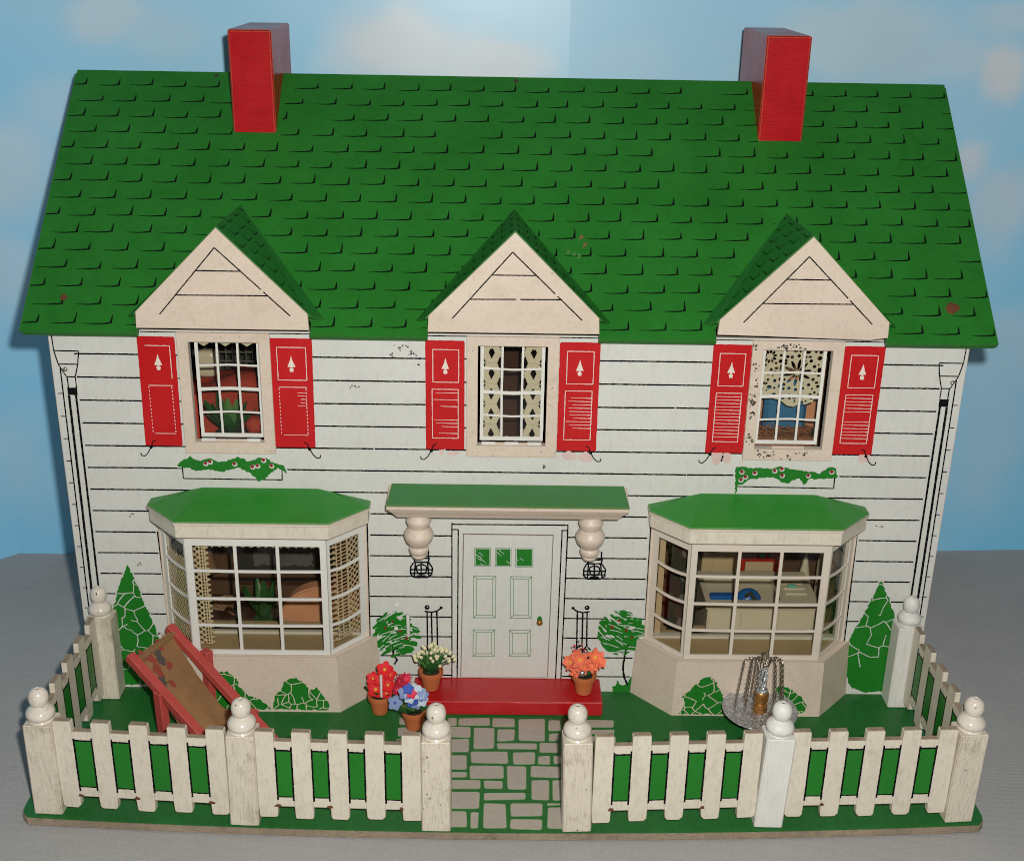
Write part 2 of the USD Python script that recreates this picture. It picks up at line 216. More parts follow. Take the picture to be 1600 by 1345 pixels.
def sky_panels():
    """printed sky board: left wing, two leaning sheets meeting in a crease"""
    xs = [(-0.86, -0.05), (-0.505, 0.255), (0.052, 0.262), (1.05, 0.315)]           # plan of the fold lines, bottom edge
    lean = 0.03; out = [], [], []; n0 = 0
    top = 1.0
    for (a, b), nx in zip(zip(xs[:-1], xs[1:]), (24, 90, 110)):
        nz = 130; u, v = np.meshgrid(np.linspace(0, 1, nx), np.linspace(0, 1, nz)); u, v = u.ravel(), v.ravel()
        x = a[0]+(b[0]-a[0])*u; y = a[1]+(b[1]-a[1])*u; z = TZ-0.004+(top-TZ)*v; y = y+lean*v*(u if a[0] < -0.6 else 1.0)
        y = y+0.0022*np.sin(3.1*x+1.0)*np.sin(5*z)
        sx = a[0]+(b[0]-a[0])*u if a[0] > -0.6 else b[0]-np.hypot(b[0]-x, b[1]-y)
        i = np.arange(nx*nz).reshape(nz, nx)+n0
        F = np.stack([i[:-1, :-1].ravel(), i[:-1, 1:].ravel(), i[1:, 1:].ravel(), i[1:, :-1].ravel()], 1)
        out[0].append(np.stack([x, y, z], 1)); out[1].append(F); out[2].append(np.stack([sx, z], 1)); n0 += nx*nz
    V, F, S = np.vstack(out[0]), np.vstack(out[1]), np.vstack(out[2])
    x, z = S[:, 0], S[:, 1]; nz = lambda s, sd: meshkit.fbm(np.stack([x*s, z*s, 0*x+sd], 1), 4, sd)
    low, high = np.array([0.21, 0.58, 0.86]), np.array([0.32, 0.63, 0.86])
    t = np.clip(z/0.62, 0, 1)[:, None]; col = low*(1-t)+high*t
    cov = np.zeros(len(x))
    for (px, py, rx, rz, k) in SKY_CLOUDS:
        c = onplane(px, py, (0, 1, 0), 0.27); dx = (x-c[0])/rx; dz = (z-c[2])/rz; dz = np.where(dz < 0, dz*0.8, dz)
        e = np.sqrt(dx*dx+dz*dz)+1.1*(nz(9, 5)-0.5)+0.5*(nz(30, 9)-0.5); cov = np.maximum(cov, k*np.clip((1.15-e)/0.70, 0, 1))
    hz = np.clip((nz(3.2, 21)-0.42)/0.3, 0, 1)*0.33; cov = np.clip(np.maximum(cov, hz), 0, 1)[:, None]
    cl = np.array([0.60, 0.67, 0.72])*(0.88+0.24*nz(14, 33))[:, None]
    return V, F, col*(1-cov)+cl*cov
SKY_CLOUDS = [(640, 75, .085, .040, .95), (740, 100, .075, .030, .9), (560, 95, .05, .02, .6), (150, 25, .04, .022, .6), (1350, 55, .12, .035, .55), (1480, 95, .09, .03, .5), (1590, 120, .03, .035, .95), (1590, 30, .05, .02, .5), (1530, 255, .03, .03, .8), (1580, 330, .04, .05, .6),
    (20, 260, .06, .06, .55), (90, 160, .05, .03, .35), (10, 420, .05, .05, .45), (40, 700, .06, .06, .3), (1560, 700, .06, .07, .30), (1180, 120, .05, .04, .35), (250, 60, .05, .02, .35), (980, 110, .06, .03, .3), (1585, 560, .05, .05, .35)]
V, F, col = sky_panels()
so = usdkit.mesh(stage, '/World/sky', (V, F), None, False)
UsdGeom.PrimvarsAPI(so).CreatePrimvar('print', Sdf.ValueTypeNames.Color3fArray, 'vertex').Set(Vt.Vec3fArray.FromNumpy(col.astype(np.float32)))
sm = usdkit.material(stage, looks('printed_sky'), {'a': ('attribute', {'attribute': 'print'}), 'g': ('geometry', {}), 'n': ('noise_texture', {'scale': 4.0, 'detail': 2.0}), 'b': ('bump', {'strength': 0.25, 'distance': 0.01}), 'p': ('principled_bsdf', {'roughness': 0.36, 'specular_ior_level': 0.36})},
    [('a.color', 'p.base_color'), ('g.position', 'n.vector'), ('n.fac', 'b.height'), ('b.normal', 'p.normal')], surface='p.BSDF')
UsdShade.MaterialBindingAPI.Apply(so.GetPrim()).Bind(sm); tag(so.GetPrim(), 'glossy creased board printed with blue sky and clouds', kind='structure')

# ---------------------------------------------------------------- the dollhouse
HW = 0.35; H = 0.3165; DEPTH = 0.245
house = thing('dollhouse', 'white two-storey wooden dollhouse with green roof, red shutters and two bay windows', 'dollhouse', (0, 0, 0))
WIN = [(-0.2180, 0.0014, -1), (0.0014, 0.0, 0), (0.2188, -0.0012, 1)]
BAY = [-0.1973, 0.1990]
def Mvert(p, q, off=0.0):
    d = np.array([q[0]-p[0], q[1]-p[1]]); L = np.linalg.norm(d); d = d/L; e = np.array([d[1], -d[0]])
    return np.array([[d[0], 0, e[0], p[0]+e[0]*off], [d[1], 0, e[1], p[1]+e[1]*off], [0, 1, 0, 0]]), L
face = sbox(-HW, 0, HW, H)
for c, _, _ in WIN: face = face.difference(sbox(c-0.0268, 0.2262, c+0.0268, 0.308))
for c in BAY: face = face.difference(sbox(c-0.076, 0.056, c+0.076, 0.155))
front = add(house, 'front_wall', ext(face, 0.005, Mwall(0.005)), M['wall'])
for s in (-1, 1):
    gp = Polygon([(0.0051, 0), (DEPTH, 0), (DEPTH, 0.415), (0.179, 0.472), (0.0051, 0.327)])
    add(house, 'side_wall', ext(gp, 0.005, np.array([[0, 0, 1, s*(HW-0.0025)-0.0025], [1, 0, 0, 0], [0, 1, 0, 0.]])), M['wall'])
add(house, 'back_wall', boxm(-HW+0.0051, HW-0.0051, DEPTH-0.004, DEPTH, 0.0055, 0.41), M['room_tan'])
add(house, 'room_floor', boxm(-HW+0.0051, HW-0.0051, 0.0051, DEPTH-0.0041, 0.001, 0.0055), M['floor_board'])
add(house, 'room_floor', boxm(-HW+0.0051, HW-0.0051, 0.0051, DEPTH-0.0041, 0.193, 0.198), M['floor_board'])
for x in (-0.095, 0.095):
    add(house, 'partition', boxm(x, x+0.004, 0.0052, DEPTH-0.0042, 0.0056, 0.1929), M['room_tan']); add(house, 'partition', boxm(x, x+0.004, 0.0052, DEPTH-0.0042, 0.1981, 0.33), M['room_grey'])

# roof: front slab with three dormer notches, rear slab
E0 = np.array([0, -0.015, 0.3181]); E1 = np.array([0, 0.179, 0.487]); SL = np.linalg.norm(E1-E0); S = (E1-E0)/SL; N = np.cross([1, 0, 0], S)
def Mroof(off): return np.array([[1, S[0], N[0], (E0+N*off)[0]], [0, S[1], N[1], (E0+N*off)[1]], [0, S[2], N[2], (E0+N*off)[2]]])
def roofp(px, py):
    p = onplane(px, py, N, N@E0); return p[0], (p-E0)@S
RX = 0.3655; DC = [-0.2142, 0.0013, 0.2172]
rp = Polygon([(-RX, 0.001), (-RX+0.003, 0), (RX-0.003, 0), (RX, 0.001), (RX, SL-0.004), (RX-0.004, SL), (-RX+0.004, SL), (-RX, SL-0.004)])
for c in DC: rp = rp.difference(Polygon([(c-0.0640, -0.01), (c+0.0640, -0.01), (c+0.0640, 0.012), (c, 0.098), (c-0.0640, 0.012)]))
rp = shapely.segmentize(rp, 0.02)
roof = add(house, 'roof', ext(rp, 0.0045, Mroof(-0.0045)), M['roof'])
bk = np.array([[-RX, 0.1805, 0.4868], [RX, 0.1805, 0.4868], [-RX, DEPTH+0.012, 0.422], [RX, DEPTH+0.012, 0.422]])
add(house, 'rear_roof', slab(bk, (0, -0.66, -0.75), 0.0045), M['roof'])

# printed shingle strokes
marks = []; rowS = [roofp(95, y/2.49)[1] for y in (325, 380, 440, 498, 565, 628, 690, 752, 822, 890, 958, 1028, 1102, 1175, 1252)]
rowS = np.linspace(rowS[0], rowS[-1], 15); pitch = 0.0276
dorm = [Polygon([(c-0.0735, 0.011), (c+0.0735, 0.011), (c, 0.123)]) for c in DC]
chim = [sbox(-0.2285, 0.19, -0.189, 0.26), sbox(0.2005, 0.19, 0.240, 0.26)]
for k, sr in enumerate(rowS[::-1]):
    x0 = -RX+0.012+(0.5*pitch if k % 2 else 0)+0.0022*math.sin(k*1.7)
    for j in range(28):
        x = x0+j*pitch+rng.normal(0, 0.0007); s0 = sr+0.0008*math.sin(x*7)+rng.normal(0, 0.0003)
        L = pitch*rng.uniform(0.60, 0.80); hh = 0.0084*rng.uniform(0.75, 1.12)*(0.8 if k > 12 else 1)
        if rng.random() < 0.02: continue
        a = ink([(x-L, s0-0.0004), (x-L*0.5, s0-0.0007), (x-0.001, s0)], 0.0012, 0.25, taper=(0.35, 1.2)); b = ink([(x-0.0003, s0-0.0003), (x+0.0002, s0+hh*0.5), (x+0.0003, s0+hh)], 0.0018, 0.2, taper=(1.2, 0.3))
        g = unary_union([a, b, Polygon([(x-0.0022, s0), (x, s0-0.0003), (x, s0+0.0022)])]).intersection(sbox(-RX+0.001, 0, RX-0.001, SL-0.002))
        for q in dorm+chim: g = g.difference(q)
        if g.area > 4e-6: marks.append(g)
for g in marks[:300]: add(roof, 'shingle_mark', ext(g, 0.00004, Mroof(0.00001)), M['roof_ink'])
if marks[300:]: add(roof, 'shingle_marks', ext(unary_union(marks[300:]), 0.00004, Mroof(0.00001)), M['roof_ink'], kind='stuff')
for px, py, r in ((338, 118, .0019), (806, 127, .0021), (100, 464, .0028), (1488, 482, .0050)):      # nail holes and a rusty patch
    u = roofp(px, py); add(roof, 'nail_hole', ext(jag(Point(*u).buffer(r), r*0.22, r*0.5), 0.00015, Mroof(0.00004)), M['chip_dark' if py < 200 else 'rust'])
for px, py in ((908, 371), (913, 384), (896, 398), (888, 395), (905, 401)):
    u = roofp(px, py); add(roof, 'paint_scuff', ext(jag(Polygon([(u[0]-.0014, u[1]-.002), (u[0]+.001, u[1]-.001), (u[0]+.0016, u[1]+.003), (u[0]-.0004, u[1]+.002)]), .0009, .0009), 0.00013, Mroof(0.00003)), M['straw' if py < 390 else 'leaf_light'])

# dormers
for i, c in enumerate(DC):
    ya, za = -0.0165, 0.3985
    pent = Polygon([(c-0.0638, 0.3228), (c+0.0638, 0.3228), (c+0.0632, 0.3352), (c, za), (c-0.0632, 0.3352)])
    if i == 2: pent = Polygon([(c-0.0640, 0.3238), (c-0.03, 0.3232), (c+0.012, 0.3222), (c+0.05, 0.3212), (c+0.0636, 0.3232), (c+0.0632, 0.3352), (c, za), (c-0.0632, 0.3352)])
    d = add(house, 'dormer', ext(shapely.segmentize(pent, 0.01), 0.003, Mwall(ya+0.003)), M['cream'])
    for s in (-1, 1):
        A = (c, ya+0.0010, za+0.0012); B = (c, 0.0745, 0.3968); Cc = (c+s*0.0738, -0.0030, 0.3275); D = (c+s*0.0655, ya+0.0010, 0.3335)
        n1 = np.cross(np.subtract(B, A), np.subtract(D, A)); n1 = n1*np.sign(n1[2]); n2 = np.cross(np.subtract(Cc, B), np.subtract(D, B)); n2 = n2*np.sign(n2[2])
        q = add(d, 'dormer_roof', trimesh.util.concatenate([slab([A, B, D], -n1, 0.0016), slab([B, Cc, D], -n2, 0.0016)]), M['roof_dormer'])
        # printed strokes on the dormer roof
        A, B, Cc, D = map(np.array, (A, B, Cc, D)); e1 = (B-A); e2 = (D-A); L1, L2 = np.linalg.norm(e1), np.linalg.norm(e2)
        nn = np.cross(e1, e2); nn = nn/np.linalg.norm(nn)*np.sign(nn[2]); ua = e1/L1; va = np.cross(nn, ua); va = va*np.sign(va@e2)
        if np.linalg.det(np.stack([ua, va, nn], 1)) < 0: ua = -ua
        P0 = A+nn*0.0001; MM = np.column_stack([ua, va, nn, P0]); sg = np.sign(ua@e1); vlen = va@e2
        tri = Polygon([(0, 0), (sg*L1, 0), (ua@e2, vlen)]).buffer(-0.0012); gs = []
        for k in range(9):
            v = 0.004+k*0.0098
            for j in range(4):
                u = sg*(0.006+j*0.025+(0.012 if k % 2 else 0)); gs += [ink([(u, v), (u+sg*0.013, v+0.0004)], 0.001, 0.25, taper=(1, .5)), ink([(u, v), (u, v-0.0065)], 0.0012, 0.2, taper=(1, .5))]
        g = unary_union(gs).intersection(tri)
        add(d, 'shingle_marks', ext(g, 0.00004, MM), M['roof_ink'])
    gl = [ink([(c-0.0018, 0.3840), (c-0.0455, 0.3335)], 0.0009), ink([(c-0.0018, 0.3840), (c+0.0505, 0.3335)], 0.0009), ink([(c-0.0165, 0.3668), (c+0.0155, 0.3668)], 0.0009), ink([(c-0.0330, 0.3483), (c+0.0015 if i == 1 else c+0.0352, 0.3487)], 0.0009)]
    if i == 1: gl.append(ink([(c+0.0045, 0.3487), (c+0.0352, 0.3490)], 0.0009))
    add(d, 'printed_boards', wsheet(unary_union(gl).difference(Point(c+0.031, 0.3525).buffer(0.0012)), ya-0.0001, 0.00015), M['black_ink'])
# line under the gables on the wall
for c in DC: add(front, 'printed_line', wsheet(ink([(c-0.066, 0.3148), (c+0.067, 0.3148)], 0.0007), -0.0001), M['black_ink'])

# chimneys
for x0, x1, y1, zt in ((-0.2277, -0.1930, 0.222, 0.5246), (0.2010, 0.2372, 0.232, 0.5272)):
    ch = add(house, 'chimney', rbox(x0, x1, 0.1306, y1, 0.435, zt, 0.0012), M['chimney'])

# windows
for wi, (c, sx, sk) in enumerate(WIN):
    fr = sbox(c-0.0352, 0.2168, c+0.0352, 0.3152).difference(sbox(c-0.0266, 0.2264, c+0.0266, 0.3078))
    w = add(house, 'window', ext(fr, 0.0032, Mwall(0.0012)), M['cream'])
    reveal = sbox(c-0.0267, 0.2263, c+0.0267, 0.3079).difference(sbox(c-0.0252, 0.2278, c+0.0252, 0.3064))
    gx0, gx1, g0, g1 = c-0.0235+sx, c+0.0235+sx, 0.2300, 0.3068
    tw = [sk*0.0016, 0, 0]
    bars = [ink([(gx0, g0), (gx0, g1)], 0.0026, 0.04), ink([(gx1, g0), (gx1, g1)], 0.0026, 0.04), ink([(gx0-.0013, g1), (gx1+.0013, g1)], 0.0024, 0.04), ink([(gx0-.0013, g0), (gx1+.0013, g0)], 0.0032, 0.04)]
    xs = np.linspace(gx0, gx1, 4); zs = np.linspace(g0, g1, 5); bow = 0.0005*(1 if wi == 1 else -1)
    for x in xs[1:3]: bars.append(ink([(x, g0), (x-0.0003, (g0+g1)/2), (x, g1)], 0.00175, 0.06))
    for k in (1, 2, 3): bars.append(ink([(gx0, zs[k]+bow), ((gx0+gx1)/2, zs[k]-bow), (gx1, zs[k]+bow*0.6)], 0.0026 if k == 2 else 0.0015, 0.06))
    mg = ext(unary_union(bars), 0.0007, Mwall(0.0046)); add(w, 'muntin_grid', mg, M['plastic'])
    for a in range(3):
        for b in range(4): add(w, 'pane', boxm(xs[a]+.0006, xs[a+1]-.0006, 0.0047, 0.0049, zs[b]+.0008, zs[b+1]-.0008), M['pane'])
    if wi < 2:
        for tx in ([-0.017, 0.018] if wi == 0 else [-0.018, 0.0, 0.018]): add(w, 'plastic_tab', rbox(c+tx-0.0055, c+tx+0.0055, -0.0012, 0.0010, 0.2264, 0.2287, 0.0003), M['plastic'])
    add(w, 'sill_block', rbox(c-0.013, c+0.013, -0.0008, 0.0011, 0.2263, 0.2282, 0.0002), M['cream'])
    if wi == 2:                                                       # flaked paint on the right-hand frame
        cg = zoomed(1155, 525, 170/1143); spots = []
        for (a, b, n, rx, ry) in ((510, 110, 26, 120, 35), (170, 110, 12, 45, 40), (170, 330, 10, 40, 60), (140, 670, 22, 30, 60), (140, 820, 18, 40, 40), (110, 1080, 14, 40, 80), (240, 1250, 16, 90, 30), (340, 1250, 6, 30, 20), (680, 1235, 9, 80, 20), (180, 560, 10, 60, 200), (500, 1280, 6, 60, 20)):
            for _ in range(n):
                q = cg((a+rng.normal(0, .55)*rx, b+rng.normal(0, .55)*ry))[0]; u = wallp(*q, y=-0.002); r = rng.uniform(.0003, .0009)
                spots.append(jag(affinity.scale(Point(*u).buffer(r), rng.uniform(.6, 1.6), rng.uniform(.6, 1.3)), r*.4, r*.6))
        add(w, 'paint_flakes', wsheet(unary_union(spots).intersection(fr.buffer(-.0002)), -0.00202, 0.0001), M['chip_dark'])
    elif True:
        spots = []
        for _ in range(12):
            a = rng.uniform(0, 1); x = c+rng.choice([-1, 1])*rng.uniform(.0285, .034); z = rng.uniform(.219, .313)
            if rng.random() < .4: x = c+rng.uniform(-.033, .033); z = rng.choice([.2178, .2215, .312])
            spots.append(jag(Point(x, z).buffer(rng.uniform(.0002, .0005)), .0002, .0003))
        add(w, 'paint_flakes', wsheet(unary_union(spots).intersection(fr), -0.00202, 0.0001), M['chip_dark'])

# shutters
SHX = [(-0.2832, -0.2548, -1, 0, .15), (-0.1845, -0.1512, 1, 0, .55), (-0.0654, -0.0354, -1, 1, 1), (0.0370, 0.0680, 1, 1, .9), (0.1540, 0.1835, -1, 2, 1), (0.2542, 0.2856, 1, 2, 1)]
shut_geo = []
for (x0, x1, s, wi, ink_left) in SHX:
    z0, z1 = 0.2222, 0.3112; sk = -0.0013 if wi == 0 else 0.0
    rc = Polygon([(x0+sk, z0), (x1+sk*.6, z0-0.0002), (x1, z1), (x0, z1)]); rc = jag(rc, 0.00012, 0.002); shut_geo.append(rc)
    p = add(house, 'shutter', wsheet(rc, -0.00012, 0.00035), M['red']); w, h = x1-x0, z1-z0
    fx = lambda f: x0+w*f; fz = lambda f: z1-h*f
    ln = []
    up = [(fx(.19), fz(.08)), (fx(.85), fz(.08)), (fx(.85), fz(.375)), (fx(.19), fz(.375)), (fx(.19), fz(.08))]
    for k in range(4):
        if ink_left > .5 or k < 2: ln.append(ink(up[k:k+2], 0.00055, 0.3))
    if ink_left > .8:
        lo = [(fx(.17), fz(.44)), (fx(.84), fz(.44)), (fx(.84), fz(.895)), (fx(.17), fz(.895)), (fx(.17), fz(.44))]
        for k in range(4): ln.append(ink(lo[k:k+2], 0.00055, 0.4))
        for k in range(1, 14):
            zz = fz(.44+.455*k/14.5); 
            if rng.random() < (.95 if wi == 2 else .62): ln.append(ink([(fx(.17+.25*rng.random()*(wi == 1)), zz), (fx(.84), zz-0.0002)], 0.00045, 0.4, taper=(.6, 1.2)))
    else:
        for k in range(13):
            zz = fz(.45+.44*k/13); ln += [ink([(fx(.20), zz), (fx(.20), zz-0.0014)], 0.0005), ink([(fx(.82), zz), (fx(.82), zz-0.0016)], 0.00055)]
        ln += [ink([(fx(.2), fz(.44)), (fx(.84), fz(.44))], .0005), ink([(fx(.25), fz(.885)), (fx(.82), fz(.885))], .0004)]
        if s > 0: ln += [ink([(fx(.6+.1*rng.random()), fz(.46+.03*k)), (fx(.82), fz(.46+.03*k))], .00035, .5) for k in range(1, 6)]
    add(p, 'printed_louvers', wsheet(unary_union(ln), -0.0005, 0.0001), M['white_ink'])
    tx, tz, th = fx(.51), fz(.155), h*.145
    tr = Polygon([(tx, tz), (tx+.0008, tz-th*.25), (tx+.0026, tz-th*.62), (tx+.0030, tz-th*.70), (tx+.0007, tz-th*.68), (tx+.0006, tz-th*.78), (tx+.0017, tz-th*.78), (tx+.0012, tz-th), (tx-.0012, tz-th), (tx-.0017, tz-th*.78), (tx-.0006, tz-th*.78), (tx-.0007, tz-th*.68), (tx-.0030, tz-th*.70), (tx-.0026, tz-th*.62), (tx-.0008, tz-th*.25)])
    add(p, 'printed_tree', wsheet(jag(tr, .00012, .0008), -0.0005, 0.0001), M['white_ink'])
    ox = x0+sk if s < 0 else x1+sk; k1, k2 = .000153*(-s), .000165
    hk = [(ox+55*k1, z0+25*k2), (ox+40*k1, z0+22*k2), (ox+27*k1, z0-8*k2), (ox+8*k1, z0-40*k2), (ox-10*k1, z0-55*k2), (ox-26*k1, z0-52*k2), (ox-28*k1, z0-38*k2)]
    add(house, 'printed_hook', wsheet(unary_union([ink(hk, .00085, .15), Point(ox+27*k1, z0-9*k2).buffer(.0013)]), -0.00055, 0.0001), M['black_ink'])

# ---- prints on the front wall
ZA, ZB, ZC, ZD = zoomed(60, 480, .3125), zoomed(540, 480, .3125), zoomed(1040, 480, .3125), zoomed(540, 740, .30476)
Z1, Z2, Z4, Z8 = zoomed(0, 850, 400/1087), zoomed(220, 740, 400/1312), zoomed(980, 740, 420/1378), zoomed(1250, 850, 350/951)
block = list(shut_geo)+[sbox(c-0.0354, 0.216, c+0.0354, 0.33) for c, _, _ in WIN]
def printed(name, shape, mat, layer=1, parent=None, y=0.0): return add(parent or front, name, wsheet(shape, y-0.0001-0.00012*layer, 0.00018), mat)
def L_(z, *pp, w=.0009, y=0.0, **k): return ink(W(*z(*pp), y=y), w, **k)
# downspouts (printed), left one measured, right one mirrored
def spout(mir):
    f = lambda *pp: [(mir*(a), b) for a, b in pp]
    lines = [f((-.3474, .3160), (-.3469, .2990)), f((-.3469, .2988), (-.3281, .2988), (-.3300, .2882), (-.3448, .2882), (-.3469, .2988)), f((-.3448, .2882), (-.3432, .2850), (-.3396, .2780)), f((-.3300, .2882), (-.3330, .2780), (-.3396, .2780)),
             f((-.3392, .2780), (-.3392, .2690)), f((-.3330, .2780), (-.3330, .2690)), f((-.3395, .2630), (-.3412, .0020)), f((-.3436, .2850), (-.3440, .2000), (-.3450, .0020)), f((-.3474, .299), (-.3477, .0020))]
    ws = [.0008, .0009, .0008, .0009, .0009, .0008, .0019, .0010, .0]
    g = [ink(l, w, .15) for l, w in zip(lines, ws) if w]+[ink(f((-.3341, .2630), (-.3350, .0020)), .0016, .15), ink(f((-.3402, .2662), (-.3328, .2662)), .0060, .05)]
    g += [ink(f((-.3436, z), (-.3478, z)), .0007) for z in np.arange(.02, .28, .0188)]
    return unary_union(g)
for m in (-1, 1):
    g = spout(-m if m > 0 else 1); printed('printed_downspout', g, M['black_ink'])
    xs_ = sorted((m*.3322, m*.352)); block.append(sbox(xs_[0], -1, xs_[1], 1))
for px, py in ((102, 577), (1488, 598)):
    u = wallp(px, py); add(house, 'nail_head', trimesh.util.concatenate([lathe([(0, .0014), (.0011, .0012), (.0018, .0003), (.0018, 0), (0, 0)], 0, 0, 0, 14)]).apply_transform(trimesh.transformations.rotation_matrix(math.pi/2, (1, 0, 0))).apply_translation((u[0], -.0002, u[1])), M['steel'], True)
# flower boxes
vL = Polygon(W(*ZA((700, 790), (720, 765), (760, 745), (800, 770), (850, 750), (900, 775), (950, 765), (1000, 745), (1050, 770), (1110, 750), (1140, 755), (1170, 775), (1230, 790), (1240, 830), (1200, 800), (1160, 830), (1130, 860), (1100, 870), (1060, 825), (1000, 800), (920, 820), (850, 810), (790, 815), (745, 800), (705, 800)))).buffer(0)
vR = Polygon(W(*ZC((350, 800), (380, 795), (430, 805), (460, 800), (530, 805), (570, 790), (600, 800), (650, 815), (700, 820), (770, 830), (820, 800), (850, 805), (858, 850), (780, 858), (720, 855), (690, 890), (670, 850), (600, 880), (540, 850), (480, 850), (420, 860), (380, 885), (356, 890), (352, 930), (347, 930)))).buffer(0)
for v, z, ber, bx in ((vL, ZA, ((835, 778), (858, 770), (980, 780), (1070, 795), (1095, 790), (1125, 762), (1165, 790)), ((720, 790), (725, 855), (1220, 862), (1218, 800))), (vR, ZC, ((380, 820), (398, 845), (445, 825), (545, 815), (580, 805), (582, 838), (712, 838), (830, 820), (375, 860)), ((352, 895), (840, 905), (845, 850)))):
    v = jag(v, .0007, .0015); B = [Point(*W(*z(b))[0]).buffer(.0017) for b in ber]
    p = printed('printed_flower_box', L_(z, *bx, w=.0009), M['black_ink'], 1); printed('printed_vine', v.difference(unary_union([affinity.translate(b, .0003, -.0006).buffer(.0004) for b in B])), M['green_ink'], 2, p); printed('printed_berries', unary_union([jag(b.buffer(-.0003), .0003, .0007) for b in B]), M['red_ink'], 3, p)
    block.append(v.buffer(.0012)); block.append(Polygon(W(*z(*bx)) if len(bx) > 3 else W(*z((352, 930), (352, 800), (845, 820), (840, 905)))).buffer(.0002))
# canopy / door / bay obstacles
block += [sbox(-.0935, .1660, .0925, .1921), sbox(-.0455, -.01, .0482, .168)]
for c in BAY: block += [Polygon([(c-.094, -.01), (c+.094, -.01), (c+.091, .053), (c+.0835, .053), (c+.0865, .158), (c+.0875, .172), (c+.047, .1862), (c-.047, .1862), (c-.0875, .172), (c-.0865, .158), (c-.0835, .053), (c-.091, .053)])]
# pines
def cracked(poly, n, gap, amp=.0007, drop=.12, seed=1, zmin=-1):
    r = np.random.default_rng(seed); poly = jag(poly, amp); x0, y0, x1, y1 = poly.bounds; pts = np.column_stack([r.uniform(x0-.01, x1+.01, n), r.uniform(y0-.01, y1+.01, n)])
    vo = Voronoi(pts); cuts = []
    for a, b in vo.ridge_vertices:
        if a >= 0 and b >= 0 and r.random() > drop:
            p, q = vo.vertices[a], vo.vertices[b]
            if np.linalg.norm(p-q) < .03 and (p+q)[1]/2 > zmin: cuts.append(ink([p, (p+q)/2+r.uniform(-.0008, .0008, 2), q], gap, .3))
    return poly.difference(unary_union(cuts)), poly
pineL = Polygon(W(*Z1((543, 88), (565, 135), (590, 185), (605, 235), (635, 290), (655, 340), (675, 400), (690, 450), (680, 520), (640, 590), (520, 598), (430, 590), (410, 500), (420, 430), (440, 360), (470, 300), (490, 240), (505, 170), (525, 130))))
pineR = Polygon(W(*Z8((345, 148), (358, 185), (375, 225), (400, 300), (410, 350), (425, 420), (430, 520), (380, 620), (270, 628), (215, 605), (195, 560), (205, 410), (250, 330), (275, 290), (300, 240), (325, 190))))
bush = {}
for nm, pl, sd, n in (('printed_pine', pineL, 4, 66), ('printed_pine', pineR, 5, 60)):
    g, full = cracked(pl, n, .00085, .0008, .24, sd, .034 if sd == 5 else -1); printed(nm, g, M['green_ink'], 2); block.append(full.buffer(.001))
# blossom trees beside the door
def blossom(cx, cz, rx, rz, lean, seed, arch):
    r = np.random.default_rng(seed); out = []
    for k in range(230):
        a = r.uniform(0, 2*math.pi); q = math.sqrt(r.random()); x, z = cx+rx*q*math.cos(a), cz+rz*q*math.sin(a)
        if arch and z < cz-rz*.35 and abs(x-cx-arch) < rx*.35: continue
        ang = -35*(x-cx)/rx*np.sign(lean)+r.uniform(-15, 15)+20*lean; e = affinity.scale(Point(0, 0).buffer(1, 5), r.uniform(.0022, .0042), r.uniform(.0010, .0016)); out.append(affinity.translate(affinity.rotate(e, ang), x, z))
    cuts = []
    for k in range(26):
        a = r.uniform(0, 2*math.pi); q = math.sqrt(r.random()); x, z = cx+rx*q*math.cos(a), cz+rz*q*math.sin(a); an = math.radians(-30*(x-cx)/rx*np.sign(lean)+r.uniform(-20, 20)+20*lean); l = r.uniform(.003, .007); cuts.append(ink([(x-l*math.cos(an), z-l*math.sin(an)), (x, z+.0006), (x+l*math.cos(an), z+l*math.sin(an))], .0008, .3))
    return unary_union(out).difference(unary_union(cuts))
u1, u2 = W(*ZD((255, 820), (1412, 815)))
for (u, ln_, sd, trunk, grass) in ((u1, 1, 11, [((240, 880), (245, 930), (265, 950), (250, 975)), ((245, 905), (285, 875))], None),
                         (u2, -1, 12, [((1395, 868), (1415, 882), (1438, 888), (1432, 930), (1425, 965), (1422, 1000), (1428, 1040), (1445, 1082)), ((1436, 888), (1462, 872), (1478, 850)), ((1446, 880), (1448, 862))], ((1365, 1090), (1390, 1078), (1388, 1052), (1412, 1085), (1440, 1078), (1460, 1040), (1470, 1042), (1470, 1120), (1372, 1122)))):
    cr = blossom(u[0], u[1], .0185, .0205, ln_, sd, 0); p = printed('printed_blossom_tree', unary_union([L_(ZD, *t, w=.0016, wob=.3) for t in trunk]), M['black_ink'], 2); printed('printed_crown', cr, M['green_ink'], 3, p)
    if grass: printed('printed_grass', jag(Polygon(W(*ZD(*grass))), .0006), M['green_ink'], 1, p)
    printed('printed_berries', unary_union([jag(Point(u[0]+a, u[1]+b).buffer(.0012), .0004, .0006) for a, b in ((-.008, .006), (.004, .003), (-.002, .012), (.009, -.004))]), M['red_ink'], 4, p)
    block.append(affinity.scale(Point(*u).buffer(1), .0185, .0195))
